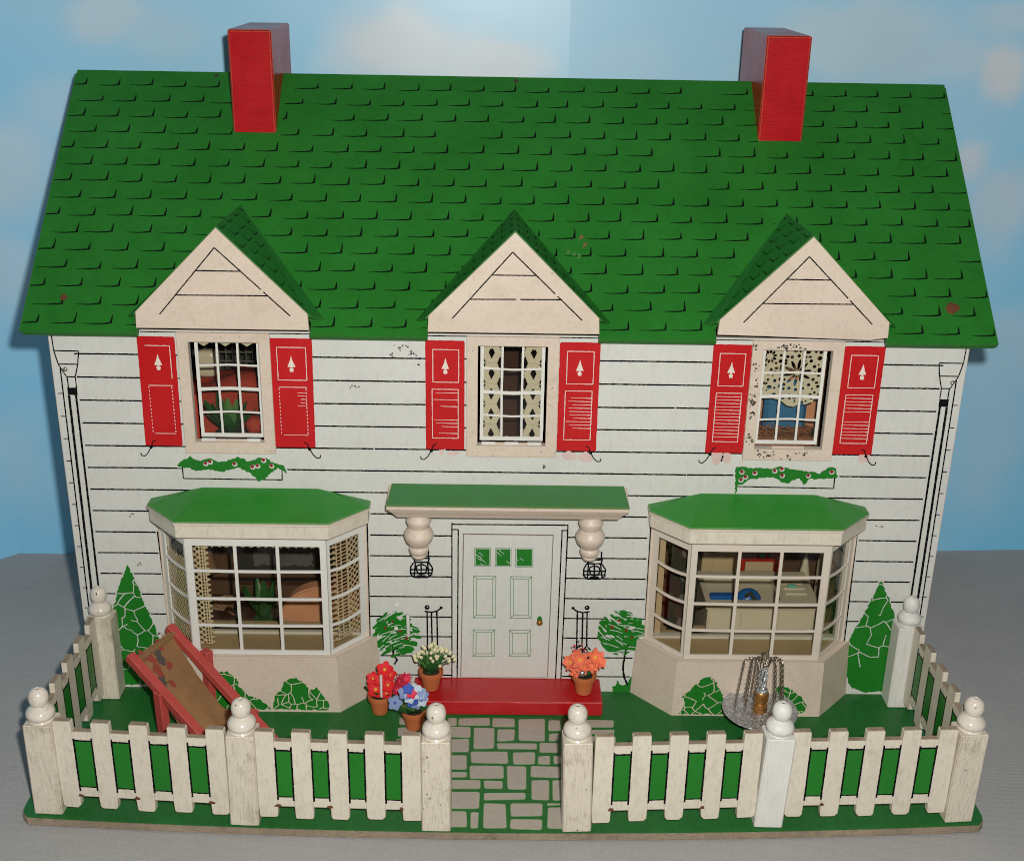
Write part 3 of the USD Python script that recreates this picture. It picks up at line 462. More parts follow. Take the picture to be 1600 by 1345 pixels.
# lanterns
for cx_, m in ((388, 1), (1275, 1)):
    o_ = lambda *pp: [(cx_+m*(a-388), b+(8 if cx_ > 700 else 0)) for a, b in pp]
    ls = [o_((350, 452), (425, 452), (445, 480), (442, 515), (420, 530), (352, 530), (332, 512), (335, 475), (350, 452)), o_((333, 490), (445, 490)), o_((335, 508), (443, 508)), o_((388, 450), (388, 530)), o_((358, 452), (352, 530)), o_((420, 452), (428, 528)), o_((348, 432), (432, 432)), o_((425, 390), (425, 432)), o_((365, 470), (388, 462), (412, 470), (418, 490), (405, 512), (375, 512), (362, 492), (365, 470))]
    ls += [o_((352, 432), (356, 452)), o_((428, 432), (424, 452))]
    printed('printed_lantern', unary_union([L_(ZD, *l, w=.00125, wob=.25) for l in ls]+[Polygon(W(*ZD(*o_((365, 518), (410, 518), (415, 532), (360, 532)))))]), M['black_ink'], 2)
# iron railings either side of the door
for cx_, m, off in ((418, 1, 0), (1238, -1, 2)):
    o_ = lambda *pp: [(cx_+m*(a-418), b+off) for a, b in pp]
    ls = [o_((405, 703), (440, 708), (470, 702), (492, 685)), o_((418, 706), (420, 860), (416, 1000)), o_((440, 708), (444, 870), (440, 990)), o_((468, 703), (471, 860), (468, 985)), o_((418, 990), (440, 975), (470, 990), (490, 1000)), o_((400, 900), (420, 880), (440, 900), (455, 880), (480, 890))]
    g = [L_(ZD, *l, w=.0013, wob=.2) for l in ls]+[Point(*W(*ZD(o_((418, 683))[0]))[0]).buffer(.0021).difference(Point(*W(*ZD(o_((420, 681))[0]))[0]).buffer(.0006)), Point(*W(*ZD(o_((490, 685))[0]))[0]).buffer(.0013)]
    printed('printed_railing', unary_union(g), M['black_ink'], 2)
# door surround lines and corner lines
ls = [ZD((545, 1056), (545, 250)), ZD((572, 1056), (578, 285)), ZD((545, 285), (578, 285)), ZD((543, 258), (1142, 263)), ZD((1140, 262), (1103, 1058)), ZD((1110, 290), (1076, 1056)), ZD((1106, 290), (1140, 290)), ZD((110, 215), (126, 845)), ZD((1565, 260), (1536, 748)), [(246, 830), (264, 970)], Z4((1178, 315), (1112, 862)), Z4((122, 262), (95, 770))]
for g1 in geoms(unary_union([ink(W(*l), .00105) for l in ls])): printed('printed_trim_line', g1, M['black_ink'], 1)
# clapboard lines, hand-printed with gaps
stops = unary_union([b for b in block])
xl, xr = -.3318, .3318
for k in range(17):
    z = 0.3160-0.01878*k-0.0006
    if k == 0 or z < .004: continue
    dz = 0.0000
    segs = []; x = xl
    while x < xr:
        e = min(xr, x+rng.uniform(.05, .30)); segs.append(ink([(x, z+.0001*math.sin(x*40+k)), ((x+e)/2, z+rng.normal(0, .00012)), (e, z+.0001*math.sin(e*40+k))], .00115, .25)); x = e+(rng.uniform(.0004, .0016) if rng.random() < .5 else -.0002)
    g = unary_union(segs).difference(stops)
    # short ends between the vertical trims and the bays are kept only outside the trims
    for g1 in geoms(g):
        if g1.area > 1.2e-6: add(front, 'siding_line', wsheet(g1, -0.0001, 0.00018), M['black_ink'])
# knocks in the paint
for px, py, n, r_ in ((628, 545, 12, 14), (645, 552, 6, 8), (612, 553, 5, 5), (656, 570, 3, 4), (553, 605, 5, 8), (848, 727, 3, 6), (1370, 820, 3, 8), (205, 806, 3, 8), (218, 881, 4, 5), (700, 600, 1, 2)):
    sp = [jag(affinity.rotate(affinity.scale(Point(*wallp(px+rng.normal(0, .5)*r_, py+rng.normal(0, .5)*r_*.6)).buffer(1, 4), rng.uniform(.0004, .0011), rng.uniform(.0003, .0006)), rng.uniform(0, 180)), .0003, .0006) for _ in range(n)]
    printed('paint_chip', unary_union(sp), M['rust' if px in (218,) else 'chip_dark'], 5)
for px, py, dx, dy in ((1120, 712, 14, 16), (1135, 715, 10, 12), (1350, 716, 12, 9), (890, 712, 14, 9), (915, 714, 16, 9), (708, 708, 12, 5), (690, 706, 5, 6)):
    a = [wallp(px+dx*math.cos(t)*rng.uniform(.6, 1), py+dy*math.sin(t)*rng.uniform(.6, 1)) for t in np.linspace(0, 6.2, 14)]
    printed('red_paint_smear', jag(Polygon(a).buffer(0), .0005, .0012), M['pink_stain'], 0.3)

# ---------------------------------------------------------------- bay windows (parts of the house)
for bi, c in enumerate(BAY):
    hwb, hwt, hs = .0615, .0548, .0815
    plan = [(c-.0925, 0), (c-hwb, -.034), (c+hwb, -.034), (c+.0925, 0)]
    tp = [(c-.0895, 0), (c-hwb+.0012, -.0338), (c+hwb-.0012, -.0338), (c+.0895, 0)]
    b = hull([(x, y-.0003 if y == 0 else y, 0.0) for x, y in plan]+[(x, y-.0003 if y == 0 else y, .0525) for x, y in tp]); bay = add(house, 'bay_window', b, M['cream'])
    add(bay, 'ledge', boxm(c-.0755, c+.0755, .0002, .022, .0485, .0527), M['floor_board'])
    lp = Polygon([(c-.076, .0001), (c-hwt+.002, -.0283), (c+hwt-.002, -.0283), (c+.076, .0001)]); add(bay, 'ledge', ext(lp, .0006, Mground(.05255)), M['floor_board'])
    # roof and fascia
    zt = .1768; FL, FR, RR, LL = (c-.0592, -.0425, zt), (c+.0592, -.0425, zt), (c+.0872, -.0125, zt), (c-.0872, -.0125, zt); BL, BR = (c-.0455, -.0004, .1868), (c+.0460, -.0004, .1868)
    WL, WR = (c-.0872, -.0004, zt), (c+.0872, -.0004, zt)
    add(bay, 'bay_roof', hull([FL, FR, RR, LL, BL, BR, WL, WR]+[(p[0], p[1], zt-.0010) for p in (FL, FR, RR, LL, WL, WR)]), M['green_gloss'])
    def ring(o, z0, z1):
        q = [(c-.0872-o, -.0004), (c-.0872-o, -.0125-o*.3), (c-.0592-o*.4, -.0425-o), (c+.0592+o*.4, -.0425-o), (c+.0872+o, -.0125-o*.3), (c+.0872+o, -.0004)]; return hull([(x, y, z) for x, y in q for z in (z0, z1)])
    add(bay, 'bay_trim', ring(.0004, zt-.0030, zt-.0011), M['picket']); add(bay, 'fascia', ring(-.0010, zt-.0142, zt-.0031), M['picket'])
    # three sashes
    faces = [((c-hs, -.0004), (c-hwt, -.030), 1), ((c-hwt, -.030), (c+hwt, -.030), 3), ((c+hwt, -.030), (c+hs, -.0004), 1)]
    mat = M['plastic'] if bi == 0 else M['cream_plastic']
    zr = [.0568, .0796, .1039, .1286, .1508]
    for fi, (p, q, nc) in enumerate(faces):
        MM, Lf = Mvert(p, q, 0.0); bw = .0050
        a0, a1 = (bw, Lf-bw) if nc == 3 else ((.0068, Lf-.0022) if fi == 0 else (.0022, Lf-.0068))
        ub = np.linspace(a0, a1, nc+1); outer = sbox(0.0001, .0529, Lf-.0001, .1626); holes = []
        for i in range(nc):
            for j in range(4):
                m0 = 0 if i == 0 else .0013; m1 = 0 if i == nc-1 else .0013
                bowz = .0016*(1 if nc == 1 else .25)
                def zc(u, zz, edge): return zz-bowz*(1-((u-a0)/(a1-a0)*2-1)**2)*(0 if edge else 1)
                us = np.linspace(ub[i]+m0, ub[i+1]-m1, 7)
                lo = [(u, zc(u, zr[j], j == 0)+(0 if j == 0 else .0011)) for u in us]; hi = [(u, zc(u, zr[j+1], j == 3)-(0 if j == 3 else .0011)) for u in us]
                holes.append(Polygon(lo+hi[::-1]))
        shp = outer.difference(unary_union(holes)); add(bay, 'sash', ext(shp, .0012, MM), mat)
        for hgeo in holes: add(bay, 'pane', ext(hgeo.buffer(.0004), .0002, np.column_stack([MM[:, :3], MM[:, 3]-MM[:, 2]*.0004])), M['pane'])
    # wall-side posts
    for s in (-1, 1): add(bay, 'side_post', rbox(*sorted((c+s*.0835, c+s*.0792)), -.0022, -.0003, .053, .1625, .0003), M['cream'])
Zbush = [(0, Z2, ((675, 1205), (690, 1140), (715, 1110), (740, 1060), (790, 1045), (830, 1065), (870, 1110), (905, 1095), (940, 1140), (970, 1180), (960, 1210)), 30), (0, Z2, ((370, 1205), (380, 1100), (400, 1020), (440, 1008), (490, 1050), (505, 1090), (545, 1130), (600, 1150), (640, 1180), (670, 1205)), 31),
         (1, Z4, ((262, 1230), (300, 1170), (280, 1140), (320, 1110), (350, 1080), (390, 1045), (430, 1040), (465, 1080), (490, 1140), (505, 1180), (500, 1232)), 32), (1, Z4, ((760, 1232), (765, 1090), (800, 1085), (830, 1100), (870, 1120), (900, 1150), (920, 1190), (905, 1225)), 33)]
for bi, z, pp, sd in Zbush:
    g, full = cracked(Polygon(W(*z(*pp), y=-.0341)), 50, .00085, .0008, .15, sd); add(house, 'printed_bush', wsheet(g, -.03415, .0002), M['green_ink'])

# ---------------------------------------------------------------- door, step, canopy
dr = [tuple(v) for v in W(*ZD((606, 308), (1063, 315), (1034, 1040), (592, 1038)))]
door = add(house, 'front_door', ext(shapely.segmentize(Polygon(dr), .01), .0014, Mwall(.0006)), M['wall'])
add(door, 'door_gap', wsheet(Polygon(dr).buffer(.0005, join_style=2).difference(Polygon(dr)), -.00012, .0001), M['chip_dark'])
for a, b, c2, d2 in ((660, 380, 745, 475), (767, 381, 850, 476), (871, 382, 962, 479)):
    q = Polygon(W(*ZD((a, b), (c2, b+1), (c2-1, d2), (a, d2)), y=-.001)); scr = []
    for k in range(9 if a < 700 else 8 if a < 800 else 3):
        x, z = q.bounds[0]+rng.random()*(q.bounds[2]-q.bounds[0])*(1 if a < 800 else .3), q.bounds[1]+rng.random()*(q.bounds[3]-q.bounds[1]); l = rng.uniform(.002, .006); scr.append(ink([(x, z), (x+l*.75, z-l*.65)], .0005, .4))
    lt = add(door, 'door_light', wsheet(q.buffer(-.0010).difference(unary_union(scr)), -.00082, .00015), M['green_ink']); add(door, 'printed_outline', wsheet(q.difference(q.buffer(-.0004)), -.00082, .00015), M['green_ink'])
for a, b, c2, d2 in ((655, 523, 772, 739), (845, 526, 956, 741), (653, 798, 766, 936), (839, 801, 950, 936)):
    q = Polygon(W(*ZD((a, b), (c2, b+1), (c2-3, d2), (a-1, d2)), y=-.001)); i_ = q.buffer(-.0025, join_style=2); g = [q.difference(q.buffer(-.0004, join_style=2)), i_.difference(i_.buffer(-.0004, join_style=2))]
    for A, B in zip(list(q.exterior.coords)[:4], list(i_.exterior.coords)[:4]): pass
    ic = np.array(i_.exterior.coords)[:-1]
    for A in list(q.exterior.coords)[:-1]: B = ic[np.argmin(((ic-np.array(A))**2).sum(1))]; g.append(ink([A, tuple(B)], .0004))
    add(door, 'printed_panel', wsheet(unary_union(g), -.00082, .00015), M['green_ink'])
u = wallp(*ZD((995, 762))[0], y=-.004)
kn = lathe([(0, .0056), (.0018, .0052), (.0026, .0040), (.0024, .0028), (.0012, .0018), (.0011, 0), (0, 0)], 0, 0, 0, 16); kn.apply_transform(trimesh.transformations.rotation_matrix(math.pi/2, (1, 0, 0))); kn.apply_translation((u[0], -.0008, u[1])); add(door, 'knob', kn, M['brass'], True)
add(door, 'knob_plate', wsheet(affinity.scale(Point(*u).buffer(1), .0022, .0042), -.00082, .0002), M['green_ink'])
step = add(house, 'door_step', rbox(-.0765, .0800, -.0365, -.0003, 0.0004, .0132, .0007), M['step'])
can = add(house, 'canopy', hull([(s*.0945-.0006, y, z) for s in (-1, 1) for y, z in ((-.0285, .1850), (-.0285, .1822), (-.0004, .1822), (-.0004, .1908))]), M['cream'])
add(can, 'canopy_top', hull([(s*(.0945 if y < -.01 else .0922)-.0006, y, z) for s in (-1, 1) for y, z in ((-.0287, .1852), (-.0004, .1910), (-.0004, .1922), (-.0287, .1864))]), M['green_canopy'])
for (w0, d0, z0, w1, d1, z1) in ((.0915, -.0262, .1790, .0935, -.0280, .1820), (.0895, -.0240, .1765, .0908, -.0256, .1788), (.0868, -.0215, .1728, .0890, -.0236, .1763)):
    add(can, 'cornice_moulding', hull([(s*w-.0006, y, z) for s in (-1, 1) for w, d_, z in ((w0, d0, z0), (w1, d1, z1)) for y in (d_, -.0005)]), M['cream'])
for x in (-.0710, .0655):
    add(can, 'turned_drop', lathe([(0, .1727), (.0078, .1727), (.0084, .1700), (.0098, .1680), (.0100, .1660), (.0085, .1625), (.0078, .1610), (.0098, .1590), (.0117, .1555), (.0118, .1530), (.0105, .1490), (.0074, .1455), (.0066, .1443), (.0076, .1428), (.0080, .1410), (.0072, .1385), (.0056, .1370), (.0060, .1358), (.0048, .1338), (0, .1334)], x, -.0135, 0, 32), M['cream'], 40)
# peg and tack beside the door
q = wallp(637, 960, -.004); add(house, 'metal_peg', tube([(q[0], -.004, q[1]), (q[0]+.0003, -.0045, q[1]-.011), (q[0]+.0004, -.003, q[1]-.021)], .0015), M['plastic'], True)
for px, py in ((620, 946), (619, 981)):
    u = wallp(px, py); t = trimesh.creation.icosphere(2, .0018); t.apply_scale((1, .5, 1)); t.apply_translation((u[0], -.0005, u[1])); add(house, 'tack', t, M['plastic'], True)
#--REST--
# ---------------------------------------------------------------- garden base with lawn and stone path
def bowf(x): return -0.1665-0.0130*(1-(x/0.352)**2)
bx = np.linspace(-.352, .352, 41)
bpts = [(x, bowf(x)) for x in bx]; bpts[0] = (-.3505, bowf(.352)+.004); bpts[-1] = (.3505, bowf(.352)+.004)
bpts = [(-.352, bowf(.352)+.010)]+bpts[:1]+[(-.346, bowf(.346))]+bpts[2:-2]+[(.346, bowf(.346))]+bpts[-1:]+[(.352, bowf(.352)+.010), (.352, .246), (-.352, .246)]
bpoly = Polygon(bpts).buffer(0)
base = thing('painted_garden', 'worn wooden board painted as green lawn with grey stepping-stone path', 'garden board', (0, -.08, TZ))
add(base, 'board', ext(shapely.segmentize(bpoly, .01), BASE_T-.0010, Mground(TZ)), M['raw_edge'])
lawn = add(base, 'lawn', ext(shapely.segmentize(bpoly.buffer(-.0006), .01), .0012, Mground(-.0011)), M['lawn'])
ZP = zoomed(660, 1050, .25)
stones = [(160, 290, 210, 335), (228, 290, 420, 335), (440, 290, 577, 340), (603, 296, 762, 430), (788, 302, 862, 370), (985, 302, 1195, 345), (150, 345, 298, 408), (320, 350, 448, 478), (470, 355, 575, 430), (792, 385, 850, 430), (1045, 362, 1198, 385), (130, 420, 288, 500), (470, 446, 712, 480), (733, 445, 850, 505), (1050, 405, 1208, 460), (303, 500, 535, 568), (567, 500, 705, 573), (727, 525, 798, 575), (822, 525, 880, 572), (130, 520, 277, 605), (130, 622, 277, 658), (300, 587, 505, 662), (530, 590, 650, 735), (678, 590, 860, 658), (130, 677, 358, 730), (385, 680, 500, 730), (682, 677, 792, 800), (815, 677, 880, 800), (130, 750, 355, 853), (383, 754, 643, 798), (550, 822, 747, 902), (783, 820, 862, 830), (383, 822, 523, 975), (783, 850, 880, 978), (120, 870, 275, 970), (300, 875, 348, 975), (550, 920, 747, 983)]
stones += [(-152, 345, -40, 398), (-160, 420, -75, 455), (-140, 288, -100, 330), (-90, 290, 20, 335), (-20, 350, 120, 405), (-50, 425, 110, 465)]
for a, b, c2, d2 in stones:
    r = rng.uniform(-4, 4, 8); q = [groundp(*p) for p in ZP((a+r[0], b+r[1]), (c2+r[2], b+r[3]), (c2+r[4], d2+r[5]), (a+r[6], d2+r[7]))]
    er = min(.0017, .3*math.sqrt(Polygon(q).minimum_rotated_rectangle.area)*.35, .35*min(abs(d2-b), abs(c2-a))*.25/2090*.8); g = Polygon(q).buffer(-er).buffer(er*.95, join_style=1); rim = g.buffer(.00045)
    st = add(lawn, 'path_stone', ext(jag(g, .00012, .0015), .00035, Mground(.0001)), M['stone']); add(lawn, 'stone_rim', ext(rim, .00018, Mground(.0001)), M['stone_rim'])

# ---------------------------------------------------------------- picket fences
PW = .0207; PH = .0762
def finial(x, y, z, tilt=0.0, spread=1.0):
    pr = [(0, 0), (.0088, 0), (.0094, .0008), (.0086, .0018), (.0103, .0040), (.0106, .0062), (.0098, .0085), (.0077, .0104), (.0056, .0116), (.0050, .0122), (.0060, .0134), (.0070, .0155), (.0074, .0182), (.0070, .0210), (.0058, .0234), (.0038, .0250), (.0019, .0256), (.0017, .0240), (0, .0238)]
    m = lathe([(r*spread, h) for r, h in pr], 0, 0, 0, 32); m.apply_transform(trimesh.transformations.rotation_matrix(tilt, (0, 1, 0))); m.apply_translation((x, y, z)); return m
def post(par, x, y, rot=0.0, mat='ivory', lean=0.0, fmat='gloss_white', h=PH, spread=.95):
    m = rbox(-PW/2, PW/2, 0, .0185, .0003, h, .0008); T = trimesh.transformations
    m.apply_transform(T.rotation_matrix(rot, (0, 0, 1))); m.apply_transform(T.rotation_matrix(lean, (0, 1, 0))); m.apply_translation((x, y, 0))
    p = add(par, 'post', m, M[mat]); dx, dy = -math.sin(rot)*.0092, math.cos(rot)*.0092
    f = finial(x+dx+h*math.sin(lean), y+dy, h-.0002, lean, spread); add(p, 'finial', f, M[fmat], 50)
    add(p, 'drill_hole', lathe([(0, .0003), (.0016, .0003), (.0016, 0), (0, 0)], x+dx+(h+.024)*math.sin(lean), y+dy, h+.0236, 12), M['chip_dark']); return p
ZPK, ZRT, ZGT, ZGB, ZRB, ZPB = .0795, .0715, .0640, .0245, .0160, .0062
def panel(par, p, q, seed, back=False, e0=.0, e1=.0):
    """five pickets with printed gaps between, on one die-cut board between p and q"""
    r = np.random.default_rng(seed); MM, L = Mvert(p, q); n = 5; w = .0132; gap = (L-n*w)/(n-1); th = .0042
    def at(shape, t0, t): return ext(shape, t, np.column_stack([MM[:, :3], MM[:, 3]+MM[:, 2]*t0]))
    rails = unary_union([sbox(w*.5, ZGT, L-w*.5, ZRT), sbox(w*.5, ZRB, L-w*.5, ZGB)]); b = add(par, 'fence_panel', at(unary_union([rails, sbox(w*.5, ZGB-.001, L-w*.5, ZGT+.001)]), -th, th-.0003), M['picket'])
    for i in range(n):
        x0 = i*(w+gap); c = .0020*r.uniform(.4, 1.3, 4); bz = ZPB+r.uniform(-.0008, .0010)
        sh_ = Polygon([(x0+.0002, bz+c[0]), (x0+c[0], bz), (x0+w-c[1], bz+r.uniform(-.0005, .0005)), (x0+w, bz+c[1]), (x0+w+.0003, ZRB+.0010), (x0+w+.0001, ZRT), (x0+w, ZPK-.0008), (x0+w-.0008, ZPK+r.uniform(-.0003, .0003)), (x0+.0008, ZPK), (x0, ZPK-.0008), (x0-.0001, ZRT), (x0-.0003, ZRB+.0010)])
        add(b, 'picket', at(sh_.buffer(0), -th-.0002, th+.00012), M['picket'])
        add(b, 'picket_top', at(sbox(x0+.0006, ZPK-.0002, x0+w-.0006, ZPK+.00035), -th, th-.0004), M['raw_edge'])
    sides = [(.0, 1), (-th, -1)] if back else [(.0, 1)]
    for i in range(n-1):
        x0 = i*(w+gap)+w; x1 = x0+gap
        for t0, s in sides:
            off = -.00028 if s > 0 else -th-.0002
            add(b, 'printed_gap', at(sbox(x0+.0002, ZGB, x1-.0002, ZGT), off if s > 0 else off+.0001, .00012), M['green_ink'])
            k = [ink([(x0+.0006, ZGB-.0035*r.uniform(.5, 1.2)), (x0+.0006, ZGT+.0032*r.uniform(.4, 1.1))], .0013, .25), ink([(x1-.0006, ZGB-.0035*r.uniform(.5, 1.2)), (x1-.0006, ZGT+.0032*r.uniform(.4, 1.1))], .0013, .25), ink([(x0, ZGT), (x1, ZGT)], .0013, .3), ink([(x0, ZGB), (x1, ZGB)], .0009, .35)]
            add(b, 'printed_outline', at(unary_union(k), off+.00014 if s > 0 else off-.0001, .0001), M['black_ink'])
        if r.random() < .45:
            cxx = r.choice([x0, x1])+r.uniform(-.001, .001); add(b, 'paint_chip', at(jag(affinity.scale(Point(cxx, ZRB+.0006).buffer(.0016), r.uniform(.8, 1.6), r.uniform(.7, 1.2)), .0004, .0007).intersection(sbox(-1, ZRB-.0002, 1, 1)), -.0001, .00026), M['rust'])
        add(b, 'rail_top', at(sbox(x0+.0004, ZRT-.0002, x1-.0004, ZRT+.0003), -th+.0002, th-.0006), M['raw_edge'])
PX = [(-.3310, -.1648), (-.1875, -.1752), (-.0500, -.1798), (.0508, -.1792), (.1908, -.1716), (.3312, -.1652)]
def fenceline(par, i, j, sd):
    (x0, y0), (x1, y1) = PX[i], PX[j]; d = np.array([x1-x0, y1-y0]); d /= np.linalg.norm(d); e = np.array([-d[1], d[0]])*.0030
    panel(par, (x0+d[0]*PW*.52+e[0], y0+d[1]*PW*.52+e[1]), (x1-d[0]*PW*.52+e[0], y1-d[1]*PW*.52+e[1]), sd)
fA = thing('picket_fence', 'front picket fence left of the stone path, three posts with ball tops, deck chair behind', 'fence', (-.19, -.17, 0))
post(fA, *PX[0], rot=-.05, lean=.006); post(fA, *PX[1], rot=-.03, lean=.012); post(fA, *PX[2], rot=-.01, lean=.0); fenceline(fA, 0, 1, 1); fenceline(fA, 1, 2, 2)
fB = thing('picket_fence', 'front picket fence right of the stone path, fountain behind its chalky white middle post', 'fence', (.19, -.17, 0))
post(fB, *PX[3], rot=.02, lean=-.022); post(fB, PX[4][0]-.001, PX[4][1]-.0012, rot=.02, mat='ivory_grey', lean=.035, fmat='ivory_grey'); post(fB, *PX[5], rot=.10, lean=.012); fenceline(fB, 3, 4, 3); fenceline(fB, 4, 5, 4)
fC = thing('picket_fence', 'short left side picket fence from front corner post to the wall, nearest deck chair', 'fence', (-.33, -.08, 0))
post(fC, -.3318, -.0195, mat='ivory', spread=.88); panel(fC, (-.3335, -.1440), (-.3335, -.0205), 5, True)
fD = thing('picket_fence', 'short right side picket fence with peeling top from corner post to wall', 'fence', (.33, -.08, 0))
post(fD, .3318, -.0205, mat='ivory_grey', fmat='ivory_grey', spread=.9); panel(fD, (.3335, -.0215), (.3335, -.1440), 6, True)

# ---------------------------------------------------------------- deck chair
dc = thing('deck_chair', 'faded red wooden deck chair with worn tan fabric seat behind the left fence', 'deck chair', (-.24, -.08, .0002))
U0 = np.array([*wallp(202.5, 1024, -.062)]); U0 = np.array([U0[0], -.062, U0[1]]); dirh = np.array([.81, -.586, 0]); wd = np.array([*groundp(264, 979, U0[2]), U0[2]])-U0
Ln = .124; B0 = U0+dirh*Ln; B0[2] = .0035
def bar(p, q, w, h, up=(0, 0, 1), r=.0005):
    p, q = np.array(p, float), np.array(q, float); t = q-p; L = np.linalg.norm(t); t /= L; s = np.cross(t, up); s /= np.linalg.norm(s); n = np.cross(s, t)
    m = rbox(-w/2, w/2, -h/2, h/2, 0, L, r); m.apply_transform(np.array([[*np.array([s[0], n[0], t[0]]), p[0]], [s[1], n[1], t[1], p[1]], [s[2], n[2], t[2], p[2]], [0, 0, 0, 1]])); return m
for k in (0, 1): add(dc, 'rail', bar(U0+wd*k, B0+wd*k, .0072, .0070), M['chair_red'])
leg_t = U0+(B0-U0)*.29
for k in (0, 1):
    a = leg_t+wd*(1.13 if k else -.02)+np.array([.001 if k else -.0014, 0, .007 if k else .0012]); add(dc, 'leg', bar(a, [a[0]+.001, a[1], .0004], .0082, .0070, up=(.6, .8, 0)), M['chair_red'])
    b0 = [a[0]+.001, a[1], .0058]; b1 = B0+wd*k; b1 = [b1[0]-.008, b1[1]+.006, .0048]; add(dc, 'foot_rail', bar(b0, b1, .0048, .0052), M['chair_red'])
add(dc, 'crossbar', bar(B0-wd*.06+np.array([-.010, .0075, .0085]), B0+wd*1.06+np.array([-.010, .0075, .0085]), .0046, .0046), M['chair_red'])
cb = U0+(B0-U0)*.70-np.array([0, 0, .0062]); add(dc, 'crossbar', bar(cb-wd*.04, cb+wd*1.24, .0056, .0052), M['chair_red'])
add(dc, 'crossbar', bar(U0-wd*.0+np.array([.006, -.0045, -.0028]), U0+wd*1.0+np.array([.006, -.0045, -.0028]), .004, .004), M['canvas'])
def seat(lo, hi, nu=40, nv=14, u0=.03, u1=.97):
    uu, vv = np.meshgrid(np.linspace(u0, u1, nu), np.linspace(lo, hi, nv)); uu, vv = uu.ravel(), vv.ravel()
    P = U0+np.outer(uu, B0-U0)+np.outer(vv, wd); sag = -.017*np.sin(math.pi*np.clip(uu, 0, 1))**1.2*(1-.10*np.cos((vv-.5)*6)); nz = (meshkit.fbm(P*260, 3, 4)-.5)*.0016
    P[:, 2] += sag+nz+.0016; P += np.outer((meshkit.fbm(P*120, 2, 9)-.5)*.0022*(np.abs(vv-.5) > .3), wd/np.linalg.norm(wd)); i = np.arange(nu*nv).reshape(nv, nu)
    F = np.stack([i[:-1, :-1].ravel(), i[:-1, 1:].ravel(), i[1:, 1:].ravel(), i[1:, :-1].ravel()], 1); F = np.vstack([F[:, [0, 1, 2]], F[:, [0, 2, 3]]]); m = trimesh.Trimesh(P, F, process=False)
    m2 = m.copy(); m2.vertices[:, 2] -= .0009; m2.invert(); return trimesh.util.concatenate([m, m2])
fb = add(dc, 'fabric_seat', seat(.05, .93), M['canvas'], True)
for k, (u, v, r, mt) in enumerate(((.05, .20, .0045, 'canvas_print'), (.09, .30, .005, 'canvas_print'), (.15, .28, .0045, 'canvas_print'), (.12, .44, .004, 'canvas_blue'), (.20, .24, .0045, 'canvas_blue'), (.06, .58, .004, 'canvas_print'), (.17, .52, .003, 'canvas_print'), (.08, .47, .004, 'canvas_blue'), (.88, .62, .004, 'canvas_print'), (.84, .42, .0025, 'canvas_print'), (.24, .36, .003, 'canvas_print'))):
    P = U0+(B0-U0)*u+wd*v; sag = -.017*math.sin(math.pi*u)**1.2*(1-.10*math.cos((v-.5)*6)); sh_ = jag(affinity.scale(Point(0, 0).buffer(r), 1.2, .8), r*.35, r*.4)
    d1 = (B0-U0)/np.linalg.norm(B0-U0); slope = -.017*1.2*math.pi*math.cos(math.pi*u)*math.sin(math.pi*u)**.2/np.linalg.norm(B0-U0); d1 = d1+np.array([0, 0, slope]); d1 /= np.linalg.norm(d1); d2 = wd/np.linalg.norm(wd); n = np.cross(d1, d2); n *= np.sign(n[2]); d2 = np.cross(n, d1)
    add(fb, 'printed_flower', ext(sh_, .0003, np.column_stack([d1, d2, n, P+np.array([0, 0, sag+.0016+.0008])])), M[mt])

# ---------------------------------------------------------------- potted flowers
POT = [(0, .0004), (.0060, .0004), (.0064, .0010), (.0084, .0125), (.0094, .0127), (.0098, .0133), (.0102, .0172), (.0100, .0180), (.0092, .0180), (.0086, .0160), (0, .0150)]
def petal(l, w, cup, n=5):
    u = np.linspace(0, 1, n); V = []
    for t in u:
        ww = w*math.sin(math.pi*min(1, .12+t*.83))**.7
        for s in (-1, 0, 1): V.append((t*l, s*ww/2, cup*l*t*t+(abs(s)*.12*w)))
    F = []
    for i in range(n-1):
        for k in (0, 1): a = i*3+k; F += [(a, a+3, a+1), (a+1, a+3, a+4)]
    m = trimesh.Trimesh(V, F, process=False); m2 = m.copy(); m2.vertices = m2.vertices-[0, 0, .00025]; m2.invert(); return trimesh.util.concatenate([m, m2])
def orient(m, pos, nrm, spin=0.0):
    n = np.array(nrm, float); n /= np.linalg.norm(n); a = np.cross(n, (.3, .9, .1)); a /= np.linalg.norm(a); b = np.cross(n, a); ca, sa = math.cos(spin), math.sin(spin); R_ = np.column_stack([a*ca+b*sa, -a*sa+b*ca, n]); m = m.copy(); m.vertices = m.vertices@R_.T+np.array(pos); return m
def bloom(par, pos, nrm, size, npet, mat, cen=None, cup=.35, layers=1, wf=.75):
    ms = []
    for L in range(layers):
        for k in range(npet): ms.append(orient(petal(size*(1-.3*L), size*wf, cup+.35*L+rng.uniform(-.12, .12)), pos, nrm, 2*math.pi*(k+.5*L)/npet+rng.uniform(-.12, .12)))
    b = add(par, 'flower', ms, M[mat], True)
    if cen:
        c = trimesh.creation.icosphere(2, size*.2); n = np.array(nrm, float)/np.linalg.norm(nrm); c.apply_translation(np.array(pos)+n*size*.12); add(b, 'flower_centre', c, M[cen], True)
def pot(name, label, x, y, z, s=1.0):
    t = thing(name, label, 'flower pot', (x, y, z)); add(t, 'pot', lathe([(r*s, h*s) for r, h in POT], x, y, z, 40), M['terracotta'], 40); add(t, 'soil', lathe([(0, .0162*s), (.0087*s, .0157*s), (.0087*s, .0150*s), (0, .0150*s)], x, y, z, 24), M['soil']); return t
